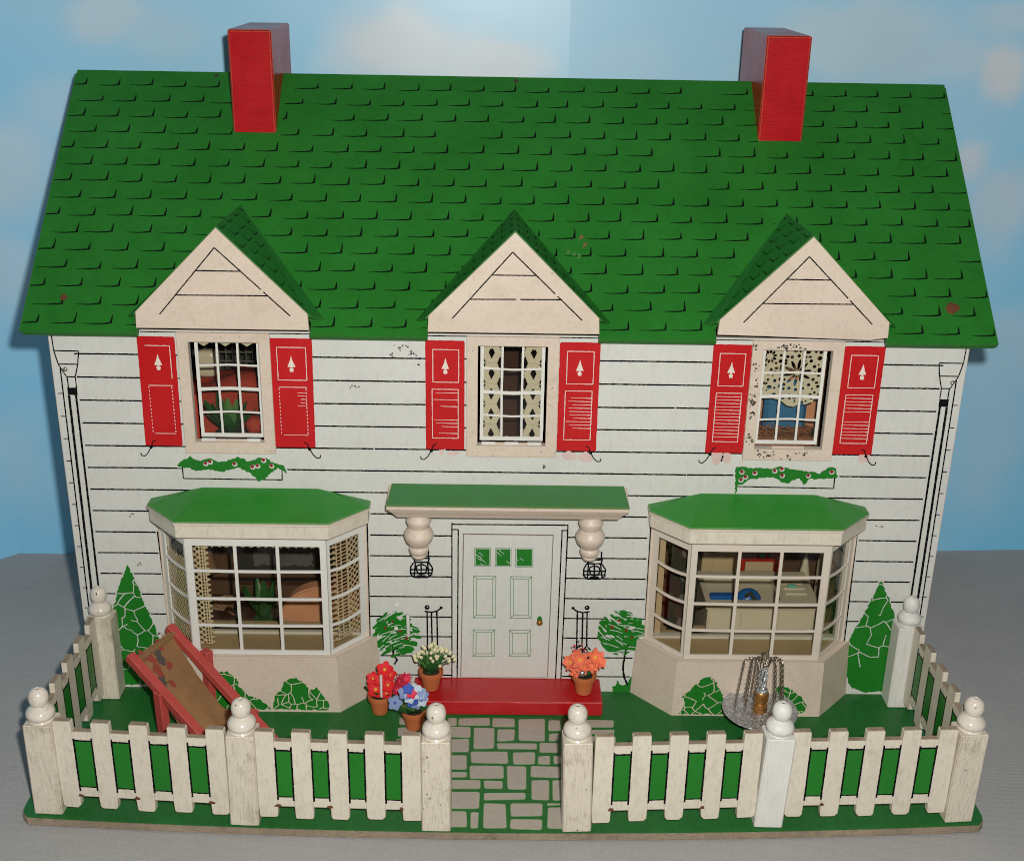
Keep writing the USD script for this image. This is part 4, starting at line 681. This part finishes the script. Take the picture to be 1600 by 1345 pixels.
def leafs(t, x, y, z, n, l, w, el, mat='leaf', r0=.003):
    for k in range(n):
        a = 2*math.pi*k/n+rng.uniform(-.3, .3); e = el+rng.uniform(-.25, .25); nrm = (math.cos(a)*math.sin(e)*-1, math.sin(a)*math.sin(e)*-1, math.cos(e)); m = petal(l*rng.uniform(.8, 1.15), w, .12); ca, sa = math.cos(a), math.sin(a); d = np.array([ca*math.cos(e), sa*math.cos(e), math.sin(e)]); sd = np.array([-sa, ca, 0]); nn = np.cross(d, sd)
        m.vertices = m.vertices@np.column_stack([d, sd, nn]).T+np.array([x+ca*r0, y+sa*r0, z]); add(t, 'leaf', m, M[mat], True)
def stem(t, a, b, r=.0005, mat='leaf', name='stem'):
    a, b = np.array(a), np.array(b); mid = (a+b)/2+np.array([0, 0, .001]); add(t, name, tube([a, mid, b], r, 6), M[mat], True)
cv = lambda px, py, y: onplane(px, py, (0, 1, 0), y)
# red primroses on the lawn
x, y = groundp(594, 1112); t = pot('flower_pot', 'small terracotta pot of bright red flowers on the lawn beside the left bay window', x, y, .0002)
zt = .0165; leafs(t, x, y, zt, 7, .013, .0065, .55)
for px, py, s, mt in ((601, 1046, .0070, 'petal_red'), (587, 1077, .0072, 'petal_red'), (606, 1070, .0062, 'petal_red'), (583, 1060, .0058, 'petal_red'), (609, 1054, .0058, 'petal_red'), (594, 1062, .0056, 'petal_red'), (604, 1083, .0048, 'petal_red')):
    p = cv(px, py, y-.005 if py > 1060 else y-.001); bloom(t, p, (p-C)*-1+np.array([0, 0, .25]), s, 5, mt, 'yellow', .18, 1, .95); stem(t, (x, y, zt), p+np.array([0, .001, -.001]))
for px, py in ((624, 1065), (632, 1061), (619, 1078)):
    p = cv(px, py, y-.003); bloom(t, p, (.5, -.6, .6), .0058, 9, 'petal_pink', None, .5, 2, .4); stem(t, (x, y, zt), p)
p0, p1 = cv(596, 1088, y-.0085), cv(595, 1054, y-.008); stem(t, p0, p1, .0012, 'plastic', 'foil_stalk')
# blue violets
x, y = groundp(647, 1137); t = pot('flower_pot', 'terracotta pot of blue violet flowers, nearest to the gate post by the path', x, y, .0004); leafs(t, x, y, zt, 8, .0125, .006, .45)
for px, py, s, mt, cn in ((640, 1090, .0050, 'petal_pale', 'petal_deep'), (662, 1086, .0048, 'petal_blue', None), (650, 1077, .0050, 'petal_pale', 'petal_pink'), (638, 1076, .0046, 'petal_deep', None), (633, 1082, .0060, 'petal_blue', 'leaf_light'), (655, 1082, .0060, 'petal_pale', 'petal_blue'), (645, 1092, .0066, 'petal_deep', None), (659, 1094, .0056, 'petal_pale', 'petal_deep'), (617, 1098, .0062, 'petal_blue', 'petal_deep'), (643, 1083, .0045, 'petal_pink', None), (650, 1099, .005, 'petal_blue', 'petal_deep')):
    p = cv(px, py, y-.002+rng.uniform(-.003, .003)); bloom(t, p, (rng.uniform(-.5, .5), -1, .8), s, 5, mt, cn, .25, 1, .9); stem(t, (x, y, zt), p+np.array([0, .001, -.001]), .0005, 'leaf_light')
# white buds on the step
x, y = groundp(673.5, 1075, .0132); t = pot('flower_pot', 'terracotta pot of creamy white flower buds at the left end of the red step', x, y, .0134, 1.02); leafs(t, x, y, .0134+zt, 8, .0145, .008, .95); zz = .0134+zt
for k in range(58):
    a = rng.uniform(0, 2*math.pi); q = math.sqrt(rng.random()); h = .026-.010*q*q+rng.uniform(-.006, .003); p = np.array([x+.0155*q*math.cos(a)*(1.25 if math.cos(a) > .6 else 1)+.001, y+.009*q*math.sin(a)-.002, zz+h])
    b = trimesh.creation.icosphere(1, .00145); b.apply_scale((1, 1, 1.5)); b.apply_transform(trimesh.transformations.rotation_matrix(.8*q, (-math.sin(a), math.cos(a), 0))); b.apply_translation(p); f = add(t, 'bud', b, M['bud'], True); stem(t, (x+rng.uniform(-.003, .003), y+rng.uniform(-.003, .003), zz), p, .0003, 'leaf_light')
# coral flowers on the step
x, y = groundp(911.5, 1081, .0132); t = pot('flower_pot', 'terracotta pot of coral orange flowers at the right end of the red step', x, y, .0134, 1.02); leafs(t, x, y, .0134+zt, 5, .008, .005, .5)
for px, py, s in ((907, 1031, .0082), (930, 1027, .0080), (892, 1034, .0068), (900, 1048, .0064), (924, 1040, .0062), (937, 1034, .0060), (912, 1043, .0062), (903, 1022, .0052)):
    p = cv(px, py, y-.004+rng.uniform(-.002, .003)); bloom(t, p, (rng.uniform(-.4, .4)+(px-912)*.02, -1, .7), s, 6, 'petal_coral', 'yellow' if s > .0065 else None, .35, 2, .6); stem(t, (x, y, .0134+zt), p+np.array([0, .002, -.001]))
p = cv(910, 1052, y-.009); b = trimesh.creation.icosphere(2, .0026); b.apply_scale((1.1, .8, 1.1)); b.apply_translation(p); add(t, 'pebble', b, M['steel'], True)
for k in range(16):
    p = cv(905+rng.normal(0, 9), 1012+rng.normal(0, 6), y-.001); b = trimesh.creation.icosphere(1, .0008); b.apply_translation(p); add(t, 'seed_bead', b, M['lace_white' if k % 2 else 'petal_pink'], True)

# ---------------------------------------------------------------- fountain
zf = .020; fx_, fy_ = groundp(1186.7, 1111, zf); fx_ = float(fx_); fy_ = float(fy_)
ft = thing('garden_fountain', 'small silver glitter fountain with brass stem and twisted wire jets on the lawn', 'fountain', (fx_, fy_, .0002))
FR_ = .0302
add(ft, 'basin', lathe([(0, zf-.003), (.012, zf-.0028), (FR_-.004, zf-.0006), (FR_, zf+.0022), (FR_-.0005, zf+.0030), (FR_-.002, zf+.0024), (.016, zf+.0006), (0, zf+.0003)], fx_, fy_, 0, 64), M['glitter'], 30)
add(ft, 'foot', lathe([(0, .0003), (.010, .0003), (.0105, .0018), (.006, .004), (.0055, zf-.004), (.010, zf-.0028), (0, zf-.0026)], fx_, fy_, 0, 32), M['glitter'], 30)
add(ft, 'brass_stem', lathe([(0, zf+.0003), (.0050, zf+.0003), (.0058, zf+.0022), (.0059, zf+.0066), (.0050, zf+.0088), (.0047, zf+.0094), (.0058, zf+.0108), (.0061, zf+.0150), (.0058, zf+.0182), (.0048, zf+.0196), (0, zf+.0198)], fx_, fy_, 0, 36), M['brass'], 40)
add(ft, 'stem_collar', lathe([(0, zf+.0196), (.0050, zf+.0196), (.0050, zf+.0212), (.0036, zf+.0222), (0, zf+.0222)], fx_, fy_, 0, 24), M['glitter'], 40)
hub = np.array([fx_, fy_, zf+.022])
add(ft, 'jet_core', [tube([hub+[.0022*math.cos(q), .0022*math.sin(q), 0], hub+[.0030*math.cos(q+.8), .0030*math.sin(q+.8), .010], hub+[.0024*math.cos(q+1.6), .0024*math.sin(q+1.6), .021]], .0011, 6) for q in np.linspace(0, 5.2, 6)], M['glitter'], True)
for k, (deg, R0) in enumerate(((182, .0190), (205, .0140), (160, .0120), (355, .0165), (335, .0150), (20, .0125), (90, .0120), (62, .0100), (122, .0105), (232, .0125), (312, .0115))):
    a = math.radians(deg); top = .047+.003*math.sin(k*2.1)
    A = np.array([math.cos(a), math.sin(a), 0]); T_ = np.linspace(0, 1, 60); P = []
    for t_ in T_:
        if t_ < .45: v = t_/.45; P.append(hub+A*R0*.28*v*v+np.array([0, 0, (top-.022)*v]))
        elif t_ < .62: v = (t_-.45)/.17; P.append(hub+A*R0*(.28+.58*(1-math.cos(v*math.pi))/2)+np.array([0, 0, top-.022+.0035*math.sin(v*math.pi)]))
        else: v = (t_-.62)/.38; P.append(hub+A*R0*(.86+.24*v)+np.array([0, 0, (top-.022)*(1-v)-.0195*v*(1 if k in (0, 1, 3, 4, 9) else .75)]))
    P = np.array(P); ms = []
    for ph in (0, math.pi):
        tw = P.copy(); B_ = np.cross(A, (0, 0, 1)); w_ = np.linspace(0, 18*math.pi, 60)
        fine = np.linspace(0, 1, 240); PP = np.column_stack([np.interp(fine, T_, P[:, i]) for i in range(3)]); ww = fine*24*math.pi+ph; ms.append(tube(PP+np.outer(np.cos(ww)*.00070, A)+np.outer(np.sin(ww)*.00070, B_), .00036, 6))
    add(ft, 'wire_jet', ms, M['silver'], True)

# ---------------------------------------------------------------- things in the rooms
def lace_poly(w, h, cell, th, kind, seed=1):
    g = []
    if kind == 'net':
        n = int((w+h)/cell)+2
        for k in range(-n, n): g += [LineString([(k*cell, 0), (k*cell+h, h)]).buffer(th/2, 2), LineString([(k*cell+h, 0), (k*cell, h)]).buffer(th/2, 2)]
    return unary_union(g).intersection(sbox(0, 0, w, h))
def ladder(w, h, cell, th, nub):
    g = [sbox(x-th/2, 0, x+th/2, h) for x in (w*.42, w*.62, w*.78)]+[sbox(w*.42, z, w*.78, z+th*.8) for z in np.arange(0, h, cell*.6)]
    g.append(affinity.translate(lace_poly(w*.42, h, cell, th, 'net'), 0, 0)); zz = np.arange(cell*.4, h, cell*.95)
    for z in zz: g += [Point(w*.86, z).buffer(cell*.24, 4).difference(Point(w*.86, z).buffer(cell*.08, 4)), Point(w*.97, z).buffer(cell*.16, 3), LineString([(w*.78, z-cell*.3), (w*.95, z)]).buffer(th/2, 2)]
    return unary_union(g)
def hang(label, M_, off, shape, mat, th=.0005, group=None):
    t = thing('lace_curtain', label, 'curtain', tuple(M_[:, 3]+[0, 0, .05])); add(t, 'lace', ext(shape, th, np.column_stack([M_[:, :3], M_[:, 3]+M_[:, 2]*off])), M[mat]); return t
c = BAY[0]
Mr, Lr = Mvert((c+.0548, -.030), (c+.0815, -.0004)); Ml, Ll = Mvert((c-.0815, -.0004), (c-.0548, -.030)); Mf, Lf = Mvert((c-.0548, -.030), (c+.0548, -.030))
s_r = affinity.translate(affinity.scale(ladder(.031, .094, .0052, .0010, 1), -1, 1, origin=(.0155, 0)), .0045, .0605)
hang('ecru lace curtain on the right side pane of the left bay window', Mr, -.0022, s_r, 'lace')
hang('ecru net lace curtain on the left side pane of the left bay window', Ml, -.0022, affinity.translate(lace_poly(.032, .075, .0052, .0011, 'net'), .003, .0600), 'lace')
s_f = affinity.translate(ladder(.0115, .092, .005, .0010, 1), .0045, .0600)
hang('narrow ecru lace strip at the left edge of the left bay window front', Mf, -.0030, s_f, 'lace')
fr_ = unary_union([sbox(.004, .1495, .106, .1512)]+[Point(x, .1492-.0006*math.sin(x*900)).buffer(.0013, 3) for x in np.arange(.006, .105, .0030)]+[Point(x, .1478).buffer(.0008, 3) for x in np.arange(.0075, .105, .0060)])
hang('ecru fringe along the top of the left bay window front', Mf, -.0042, fr_, 'lace')
def furniture(name, label, cat, x, y, z): return thing(name, label, cat, (x, y, z))
FZ = .0557
# armchair (left bay)
p = cv(500, 985, .030); ax, ay = -.158, .038; t = furniture('armchair', 'rounded peach upholstered armchair seen through the left bay window', 'armchair', ax, ay, .0055)
bk_ = [(ax+.036*math.cos(a), .046+.034*math.sin(a)) for a in np.linspace(0, math.pi, 24)]
sh_ = Polygon([(ax+.036, .012)]+bk_+[(ax-.036, .012)]); bm = ext(sh_.buffer(-.003).buffer(.003), .012, Mwall(ay+.006)); add(t, 'backrest', bm, M['peach_fabric'])
add(t, 'piping', tube([(ax+.0355*math.cos(a), ay-.006, .046+.0335*math.sin(a)) for a in np.linspace(0, math.pi, 30)], .0012, 8), M['peach_fabric'], True)
add(t, 'seat', rbox(ax-.034, ax+.034, ay+.0062, ay+.046, .012, .040, .004), M['peach_fabric']); add(t, 'skirt', boxm(ax-.033, ax+.033, ay-.004, ay+.044, .0056, .0119), M['peach_fabric'])
# side table with a paper fan
t = furniture('side_table', 'dark red wooden side table behind the left bay window', 'table', -.235, .045, .0055)
add(t, 'table_top', rbox(-.268, -.204, .026, .070, .0485, .0512, .0008), M['dark_wood']); add(t, 'front_board', boxm(-.266, -.206, .029, .032, .024, .0484), M['dark_wood'])
for x in (-.266, -.211):
    for yy in (.0325, .064): add(t, 'leg', rbox(x, x+.005, yy, yy+.005, .0056, .0484, .0004), M['dark_wood'])
t = furniture('paper_fan', 'pleated brown folding fan standing on the dark side table', 'fan', -.238, .036, .0513); fanp = np.array([-.2385, .036, .0535])
for k in range(12):
    a0, a1 = math.radians(42+k*11.0), math.radians(42+(k+1)*11.0); q = [fanp+np.array([math.cos(a)*r, .0014*((k+j) % 2), math.sin(a)*r]) for j, a in ((0, a0), (1, a1)) for r in (.004, .0155)]; add(t, 'fan_pleat', hull(q+[v+[0, .0006, 0] for v in q]), M['room_tan'])
add(t, 'fan_handle', tube([fanp, fanp+[.004, -.002, -.0018], fanp+[.008, -.003, -.0018]], .0009, 6), M['straw'], True)
t = furniture('house_plant', 'dark leafy plant in a tall green pot behind the left bay window', 'plant', -.214, .028, .0057); add(t, 'pot', lathe([(0, .0057), (.006, .0057), (.0078, .052), (.0068, .0525), (0, .050)], -.2075, .0300, 0, 20), M['leaf'])
leafs(t, -.2075, .030, .0510, 9, .036, .007, 1.10, 'leaf', .002)
lp_ = cv(312, 872, .050); t = furniture('table_lamp', 'small lamp with pale beige shade in the left bay window room', 'lamp', lp_[0], .050, .0513); add(t, 'lamp_shade', lathe([(0, .112), (.008, .112), (.015, .086), (0, .0865)], lp_[0], .050, 0, 24), M['room_tan'], 40); add(t, 'lamp_base', lathe([(0, .0513), (.009, .0513), (.006, .056), (.002, .060), (.002, .086), (0, .086)], lp_[0], .050, 0, 20), M['leaf'], 40)
t = furniture('wall_picture', 'dim brown landscape picture on the room wall behind left bay window', 'picture', -.195, .0920, .08); add(t, 'frame', boxm(-.243, -.150, .090, .094, .050, .104), M['dark_wood']); add(t, 'canvas', boxm(-.239, -.154, .0888, .0899, .054, .100), M['room_dark']); add(t, 'painted_band', boxm(-.239, -.154, .0882, .0887, .056, .066), M['room_brown']); add(t, 'painted_patch', wsheet(jag(Polygon([(-.226, .070), (-.172, .070), (-.176, .092), (-.222, .094)]), .002, .003), .0887, .0004), M['room_grey'])
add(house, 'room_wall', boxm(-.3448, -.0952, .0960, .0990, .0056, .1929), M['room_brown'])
# kitchen (right bay)
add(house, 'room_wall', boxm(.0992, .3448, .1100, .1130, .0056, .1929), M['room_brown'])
t = furniture('kitchen_sink', 'cream kitchen sink counter seen through the right bay window', 'sink', .205, .04, .0055)
X0, X1, YF, YB, ZT = .1670, .2620, .0090, .0640, .0830
add(t, 'cabinet', boxm(X0+.002, X1-.002, YF+.001, YB, .0056, ZT-.0062), M['sink_white'])
for a, b in ((X0+.003, .197), (.198, .2285), (.2295, X1-.003)): add(t, 'cabinet_door', rbox(a, b, YF-.0004, YF+.0008, .049, ZT-.0075, .0003), M['sink_white'])
rim = sbox(X0, YF-.001, X1, YB).difference(sbox(X0+.006, YF+.006, X0+.062, YB-.010).buffer(.002)); add(t, 'counter_top', ext(rim, .006, Mground(ZT-.0061)), M['sink_white']); add(t, 'basin', boxm(X0+.004, X0+.064, YF+.004, YB-.008, ZT-.018, ZT-.0110), M['sink_white'])
for k in range(4): add(t, 'drain_ridge', rbox(X0+.070, X0+.088, YF+.014+k*.009, YF+.0165+k*.009, ZT-.0002, ZT+.0012, .0003), M['sink_white'])
t = furniture('blue_pan', 'bright blue toy pan with dark handle lying in the kitchen sink', 'pan', .200, .03, ZT-.011)
pm = trimesh.creation.icosphere(3, .0135); pm.apply_scale((1.1, .75, .75)); pm = pm.slice_plane([0, 0, 0], [0, 0, 1], cap=True); pm.apply_scale((.78, .95, 1.25)); pm.apply_translation((.2068, .029, ZT-.0109)); add(t, 'pan_body', pm, M['blue_plastic'], 40); add(t, 'pan_rest', rbox(.1735, .1955, .024, .032, ZT-.0108, ZT-.0030, .001), M['blue_plastic']); add(t, 'handle', tube([(.2030, .023, ZT-.002), (.2065, .021, ZT+.0025), (.2095, .019, ZT-.002), (.2110, .018, ZT-.006)], .0018, 10), M['room_dark'], True)
t = furniture('mint_sponge', 'small mint green sponge on the sink drainer', 'sponge', .244, .03, ZT); add(t, 'sponge', rbox(.2405, .2475, .031, .035, ZT+.0014, ZT+.0040, .0008), M['mint'])
t = furniture('kitchen_hutch', 'red lacquered hutch with cream drawers in the kitchen behind the sink', 'hutch', .205, .09, .0055)
add(t, 'carcass', boxm(.210, .246, .088, .108, .0056, .118), M['cabinet_cream'])
for a, b, z0, z1 in ((.2080, .2143, .04, .118), (.2403, .2475, .04, .118), (.2144, .2402, .0812, .104), (.2144, .2402, .0560, .0618)): add(t, 'red_frame', rbox(a, b, .0850, .0879, z0, z1, .0004), M['red_lacquer'])
for z in (.0622, .0717): add(t, 'drawer', rbox(.2148, .2398, .0862, .0878, z, z+.0088, .0004), M['cabinet_cream'])
disc = lambda r, h, n, x, y_, z: lathe([(0, 0), (r, 0), (r*.8, h*.8), (0, h)], 0, 0, 0, n).apply_transform(trimesh.transformations.rotation_matrix(math.pi/2, (1, 0, 0))).apply_translation((x, y_, z))
add(t, 'flower_knob', disc(.0034, .0014, 8, .2290, .0848, .0885), M['mint'])
for x in (.2175, .2225, .2362): add(t, 'painted_flower', disc(.0024, .0008, 7, x, .0848, .0880), M['room_tan'])
t = furniture('kitchen_cabinet', 'cream kitchen cabinet left of the red hutch in right bay', 'cabinet', .188, .085, .0055); add(t, 'body', rbox(.174, .2045, .078, .104, .0056, .118, .001), M['cabinet_cream'])
for z in (.060, .074, .088): add(t, 'drawer', rbox(.1830, .2020, .0768, .0779, z, z+.0115, .0004), M['cabinet_cream'])
t = furniture('white_cone', 'white paper cone standing behind the sink at right', 'cone', .2655, .076, .0055); add(t, 'cone', lathe([(0, .0975), (.0008, .0970), (.0050, .0735), (.0090, .050), (.0090, .0056), (0, .0056)], .2655, .0755, 0, 24), M['sink_white'], 40)
t = furniture('white_bottle', 'tall white bottle beside the paper cone behind the sink', 'bottle', .2790, .073, .0055); add(t, 'bottle', lathe([(0, .110), (.0025, .110), (.0028, .100), (.0040, .090), (.0042, .0056), (0, .0056)], .2795, .0730, 0, 24), M['sink_white'], 40)
t = furniture('scalloped_curtain', 'dark scalloped curtain strip at the left of the right bay window', 'curtain', .1475, .020, .055)
for k in range(8): add(t, 'scallop', lathe([(0, 0), (.0062, 0), (.0062, .0008), (0, .0012)], 0, 0, 0, 20).apply_transform(trimesh.transformations.rotation_matrix(math.pi/2, (1, 0, 0))).apply_translation((.1500+.0012*(k % 2), .0120, .061+k*.0112)), M['room_dark' if k % 2 else 'room_grey'])
add(t, 'backing', boxm(.136, .1585, .0132, .0140, .0535, .154), M['room_dark']); add(t, 'side_board', boxm(.1245, .1292, .004, .050, .0535, .154), M['cabinet_cream'])
# upper left: bed and plant
t = furniture('bed', 'toy bed with brick red blanket and white pillow in upper left room', 'bed', -.218, .08, .198); add(t, 'mattress', rbox(-.262, -.178, .040, .120, .1985, .232, .004), M['room_grey'])
bl = rbox(-.266, -.174, .036, .085, .1990, .250, .006); bl = bl.subdivide().subdivide().subdivide(); bl.vertices[:, 2] += (meshkit.fbm(bl.vertices*60, 3, 3)-.5)*.012+.012*np.exp(-((bl.vertices[:, 0]+.212)/.03)**2)*(bl.vertices[:, 2] > .225); add(t, 'blanket', bl, M['brick_red_knit'], True)
pl = trimesh.creation.icosphere(3, 1.0); pl.apply_scale((.0095, .006, .0115)); pl.vertices = np.sign(pl.vertices)*np.abs(pl.vertices/[.0095, .006, .0115])**.55*[.0095, .006, .0115]; pl.apply_translation((-.2490, .070, .2670)); add(t, 'pillow', pl, M['sink_white'], True)
hb = [tube([(x, .090, .20), (x, .090, .300)], .0006, 5) for x in np.linspace(-.26, -.176, 16)]+[tube([(-.262, .090, z), (-.174, .090, z)], .0008, 5) for z in (.262, .270, .278, .290, .300)]; add(t, 'headboard_wire', hb, M['room_grey'])
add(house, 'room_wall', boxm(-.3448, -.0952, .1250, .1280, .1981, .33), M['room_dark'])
t = furniture('house_plant', 'green leafy plant just inside the upper left window', 'plant', -.2225, .022, .198); add(t, 'pot', lathe([(0, .1985), (.009, .1985), (.012, .226), (.011, .2265), (0, .224)], -.2225, .022, 0, 24), M['room_dark']); leafs(t, -.2225, .022, .226, 9, .028, .0085, .75, 'leaf', .003); leafs(t, -.2225, .022, .226, 6, .026, .008, 1.2, 'leaf_light', .002)
t = furniture('red_yarn_ball', 'brick red knitted bundle beside the upper left window plant', 'bundle', -.202, .016, .1985); b = trimesh.creation.icosphere(3, .0095); b.vertices *= (1+.2*(meshkit.fbm(b.vertices*300, 3, 2)-.5))[:, None]; b.apply_scale(.75); b.apply_translation((-.2020, .0170, .2335)); add(t, 'bundle', b, M['brick_red_knit'], True); add(t, 'stand', lathe([(0, .1985), (.006, .1985), (.005, .2255), (0, .2255)], -.2020, .017, 0, 16), M['room_grey'])
Mw0, _ = Mvert((-.2450, .0065), (-.1910, .0065)); fr2 = unary_union([sbox(.002, .3050, .052, .3075)]+[Polygon([(x-.006, .3055), (x+.006, .3055), (x, .3018)]) for x in np.arange(.010, .05, .0165)]); hang('scrap of pale scalloped trim across the top of the upper left window', Mw0, -.001, fr2, 'lace_white')
# upper middle: chest, lace
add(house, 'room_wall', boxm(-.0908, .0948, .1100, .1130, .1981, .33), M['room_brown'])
t = furniture('chest_of_drawers', 'dark brown wooden chest seen through the upper middle window', 'chest', .0, .09, .198); add(t, 'carcass', rbox(-.030, .034, .080, .108, .1985, .300, .001), M['dark_wood'])
for z in (.246, .264, .282): add(t, 'drawer', rbox(-.027, .031, .0788, .0799, z, z+.0155, .0005), M['dark_wood'])
t = furniture('woven_rug', 'red brown woven mat on floor inside the upper middle window', 'rug', .0, .045, .1981)
for k in range(14): add(t, 'woven_row', rbox(-.040, .042, .012+k*.0045, .0158+k*.0045, .1982, .2030+.0008*(k % 2), .0008), M['rug_brown'])
def diamonds(side):
    g = []; 
    for k in range(5):
        zc_ = .3000-k*.0168; dz = Polygon([(.000, zc_+.0085), (.0118, zc_+.0085), (.0150, zc_), (.0118, zc_-.0085), (.000, zc_-.0085)]); hole = Polygon([(.0072, zc_+.0046), (.0095, zc_), (.0072, zc_-.0046), (.0052, zc_)]); h2 = Polygon([(.0006, zc_+.0030), (.0030, zc_+.0076), (.0006, zc_+.0082)]); h3 = Polygon([(.0006, zc_-.0030), (.0030, zc_-.0076), (.0006, zc_-.0082)])
        nub = unary_union([Point(.0150, zc_+d_).buffer(.0011, 4) for d_ in (-.0028, .0005, .0034)]); g.append(unary_union([dz.buffer(-.0010).buffer(.0008), nub]).difference(hole.buffer(.0003)).difference(h2).difference(h3))
    s_ = unary_union(g).intersection(sbox(-1, .2285, 1, .3075)); return s_ if side < 0 else affinity.scale(s_, -1, 1, origin=(0, 0))
c = WIN[1][0]; M1, _ = Mvert((c-.0235, .0070), (c+.02, .0070)); hang('cream lace strip with diamond holes at left of the upper middle window', M1, 0, diamonds(-1), 'lace_white')
M2, _ = Mvert((c+.0235, .0070), (c+.05, .0070)); hang('cream lace strip with diamond holes at right of the upper middle window', M2, 0, diamonds(1), 'lace_white')
val = unary_union([ink([(.006, .3035), (.016, .3062), (.024, .3070), (.034, .3060), (.041, .3030)], .0022, .2)]); hang('cream lace cord across the top of the upper middle window', M1, -.0010, val, 'lace_white')
for k, (px, py, mt) in enumerate(((757, 551, 'petal_pink'), (759, 556, 'petal_red'), (757, 588, 'leaf_light'), (758, 624, 'petal_red'))):
    if k == 0: tsp = furniture('flower_sprig', 'tiny pink and green flower sprig behind the left lace of the upper middle window', 'flowers', -.0212, .0100, .27)
    p = cv(px, py, .0100); b = trimesh.creation.icosphere(2, .0019); b.vertices *= (1+.35*(meshkit.noise(b.vertices*1500, k)-.5))[:, None]; b.apply_translation(p); add(tsp, 'blossom', b, M[mt], True)
add(tsp, 'stem', tube([cv(757, 548, .0105), cv(756, 590, .0108), cv(757, 660, .0105)], .0005, 6), M['leaf'], True)
# upper right: lace valance, blue cushion, straw
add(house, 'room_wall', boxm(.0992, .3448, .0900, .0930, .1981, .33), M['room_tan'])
t = furniture('blue_cushion', 'blue fabric cushion propped in the upper right window', 'cushion', .215, .03, .235)
cu = rbox(.2040, .2385, .026, .038, .2300, .2720, .004).subdivide().subdivide(); cu.vertices[:, 1] += (meshkit.fbm(cu.vertices*70, 2, 4)-.5)*.004; add(t, 'cushion', cu, M['blue_fabric'], 50)
t = furniture('peach_cushion', 'flat peach cushion standing behind the blue cushion upstairs', 'cushion', .235, .05, .225); add(t, 'cushion', rbox(.2030, .2510, .044, .054, .2250, .2740, .002), M['peach_fabric'])
t = furniture('straw_mat', 'tangled brown straw nest along the upper right window sill', 'straw', .218, .02, .198); add(t, 'straw_bed', rbox(.194, .244, .012, .056, .1985, .2300, .003), M['straw'])
for k in range(60):
    a = np.array([rng.uniform(.196, .242), rng.uniform(.012, .026), rng.uniform(.228, .236)]); d_ = rng.normal(0, 1, 3)*[.006, .003, .003]; add(t, 'straw_stalk', tube([a-d_, a+[0, 0, .001], a+d_], .0005, 4), M['straw' if k % 2 else 'rug_brown'])
c = WIN[2][0]; M3, _ = Mvert((c-.0245, .0068), (c+.024, .0068)); cr_ = np.random.default_rng(3); val = Polygon([(0, .3075), (.047, .3075), (.047, .268), (.042, .2635), (.036, .2610), (.032, .2615), (.027, .2590), (.022, .2600), (.017, .2640), (.010, .2660), (0, .268)])
cuts = []
for (ox, oz) in ((.0275, .2870), (.0050, .3000)):
    for k in range(10): a = 2*math.pi*k/10+.2; cuts.append(affinity.translate(affinity.rotate(affinity.scale(Point(.0065, 0).buffer(1, 6), .0046, .0013), math.degrees(a), origin=(0, 0)), ox, oz) if ox > .02 else affinity.translate(affinity.rotate(affinity.scale(Point(.004, 0).buffer(1, 5), .0016, .0010), math.degrees(a), origin=(0, 0)), ox, oz))
    for k in range(16): a = 2*math.pi*k/16; cuts.append(Point(ox+.0138*math.cos(a), oz+.0138*math.sin(a)).buffer(.0014, 4))
core = unary_union(cuts); pts_ = [(cr_.uniform(.001, .046), cr_.uniform(.262, .306)) for _ in range(420)]
for q in pts_:
    b = Point(q).buffer(cr_.uniform(.0009, .0018), 4)
    if b.distance(core) > .00055: core = core.union(affinity.scale(b, cr_.uniform(.7, 1.3), cr_.uniform(.7, 1.2)))
hang('white crochet lace valance in the upper half of the upper right window', M3, 0, val.difference(core), 'lace_white', .0006)
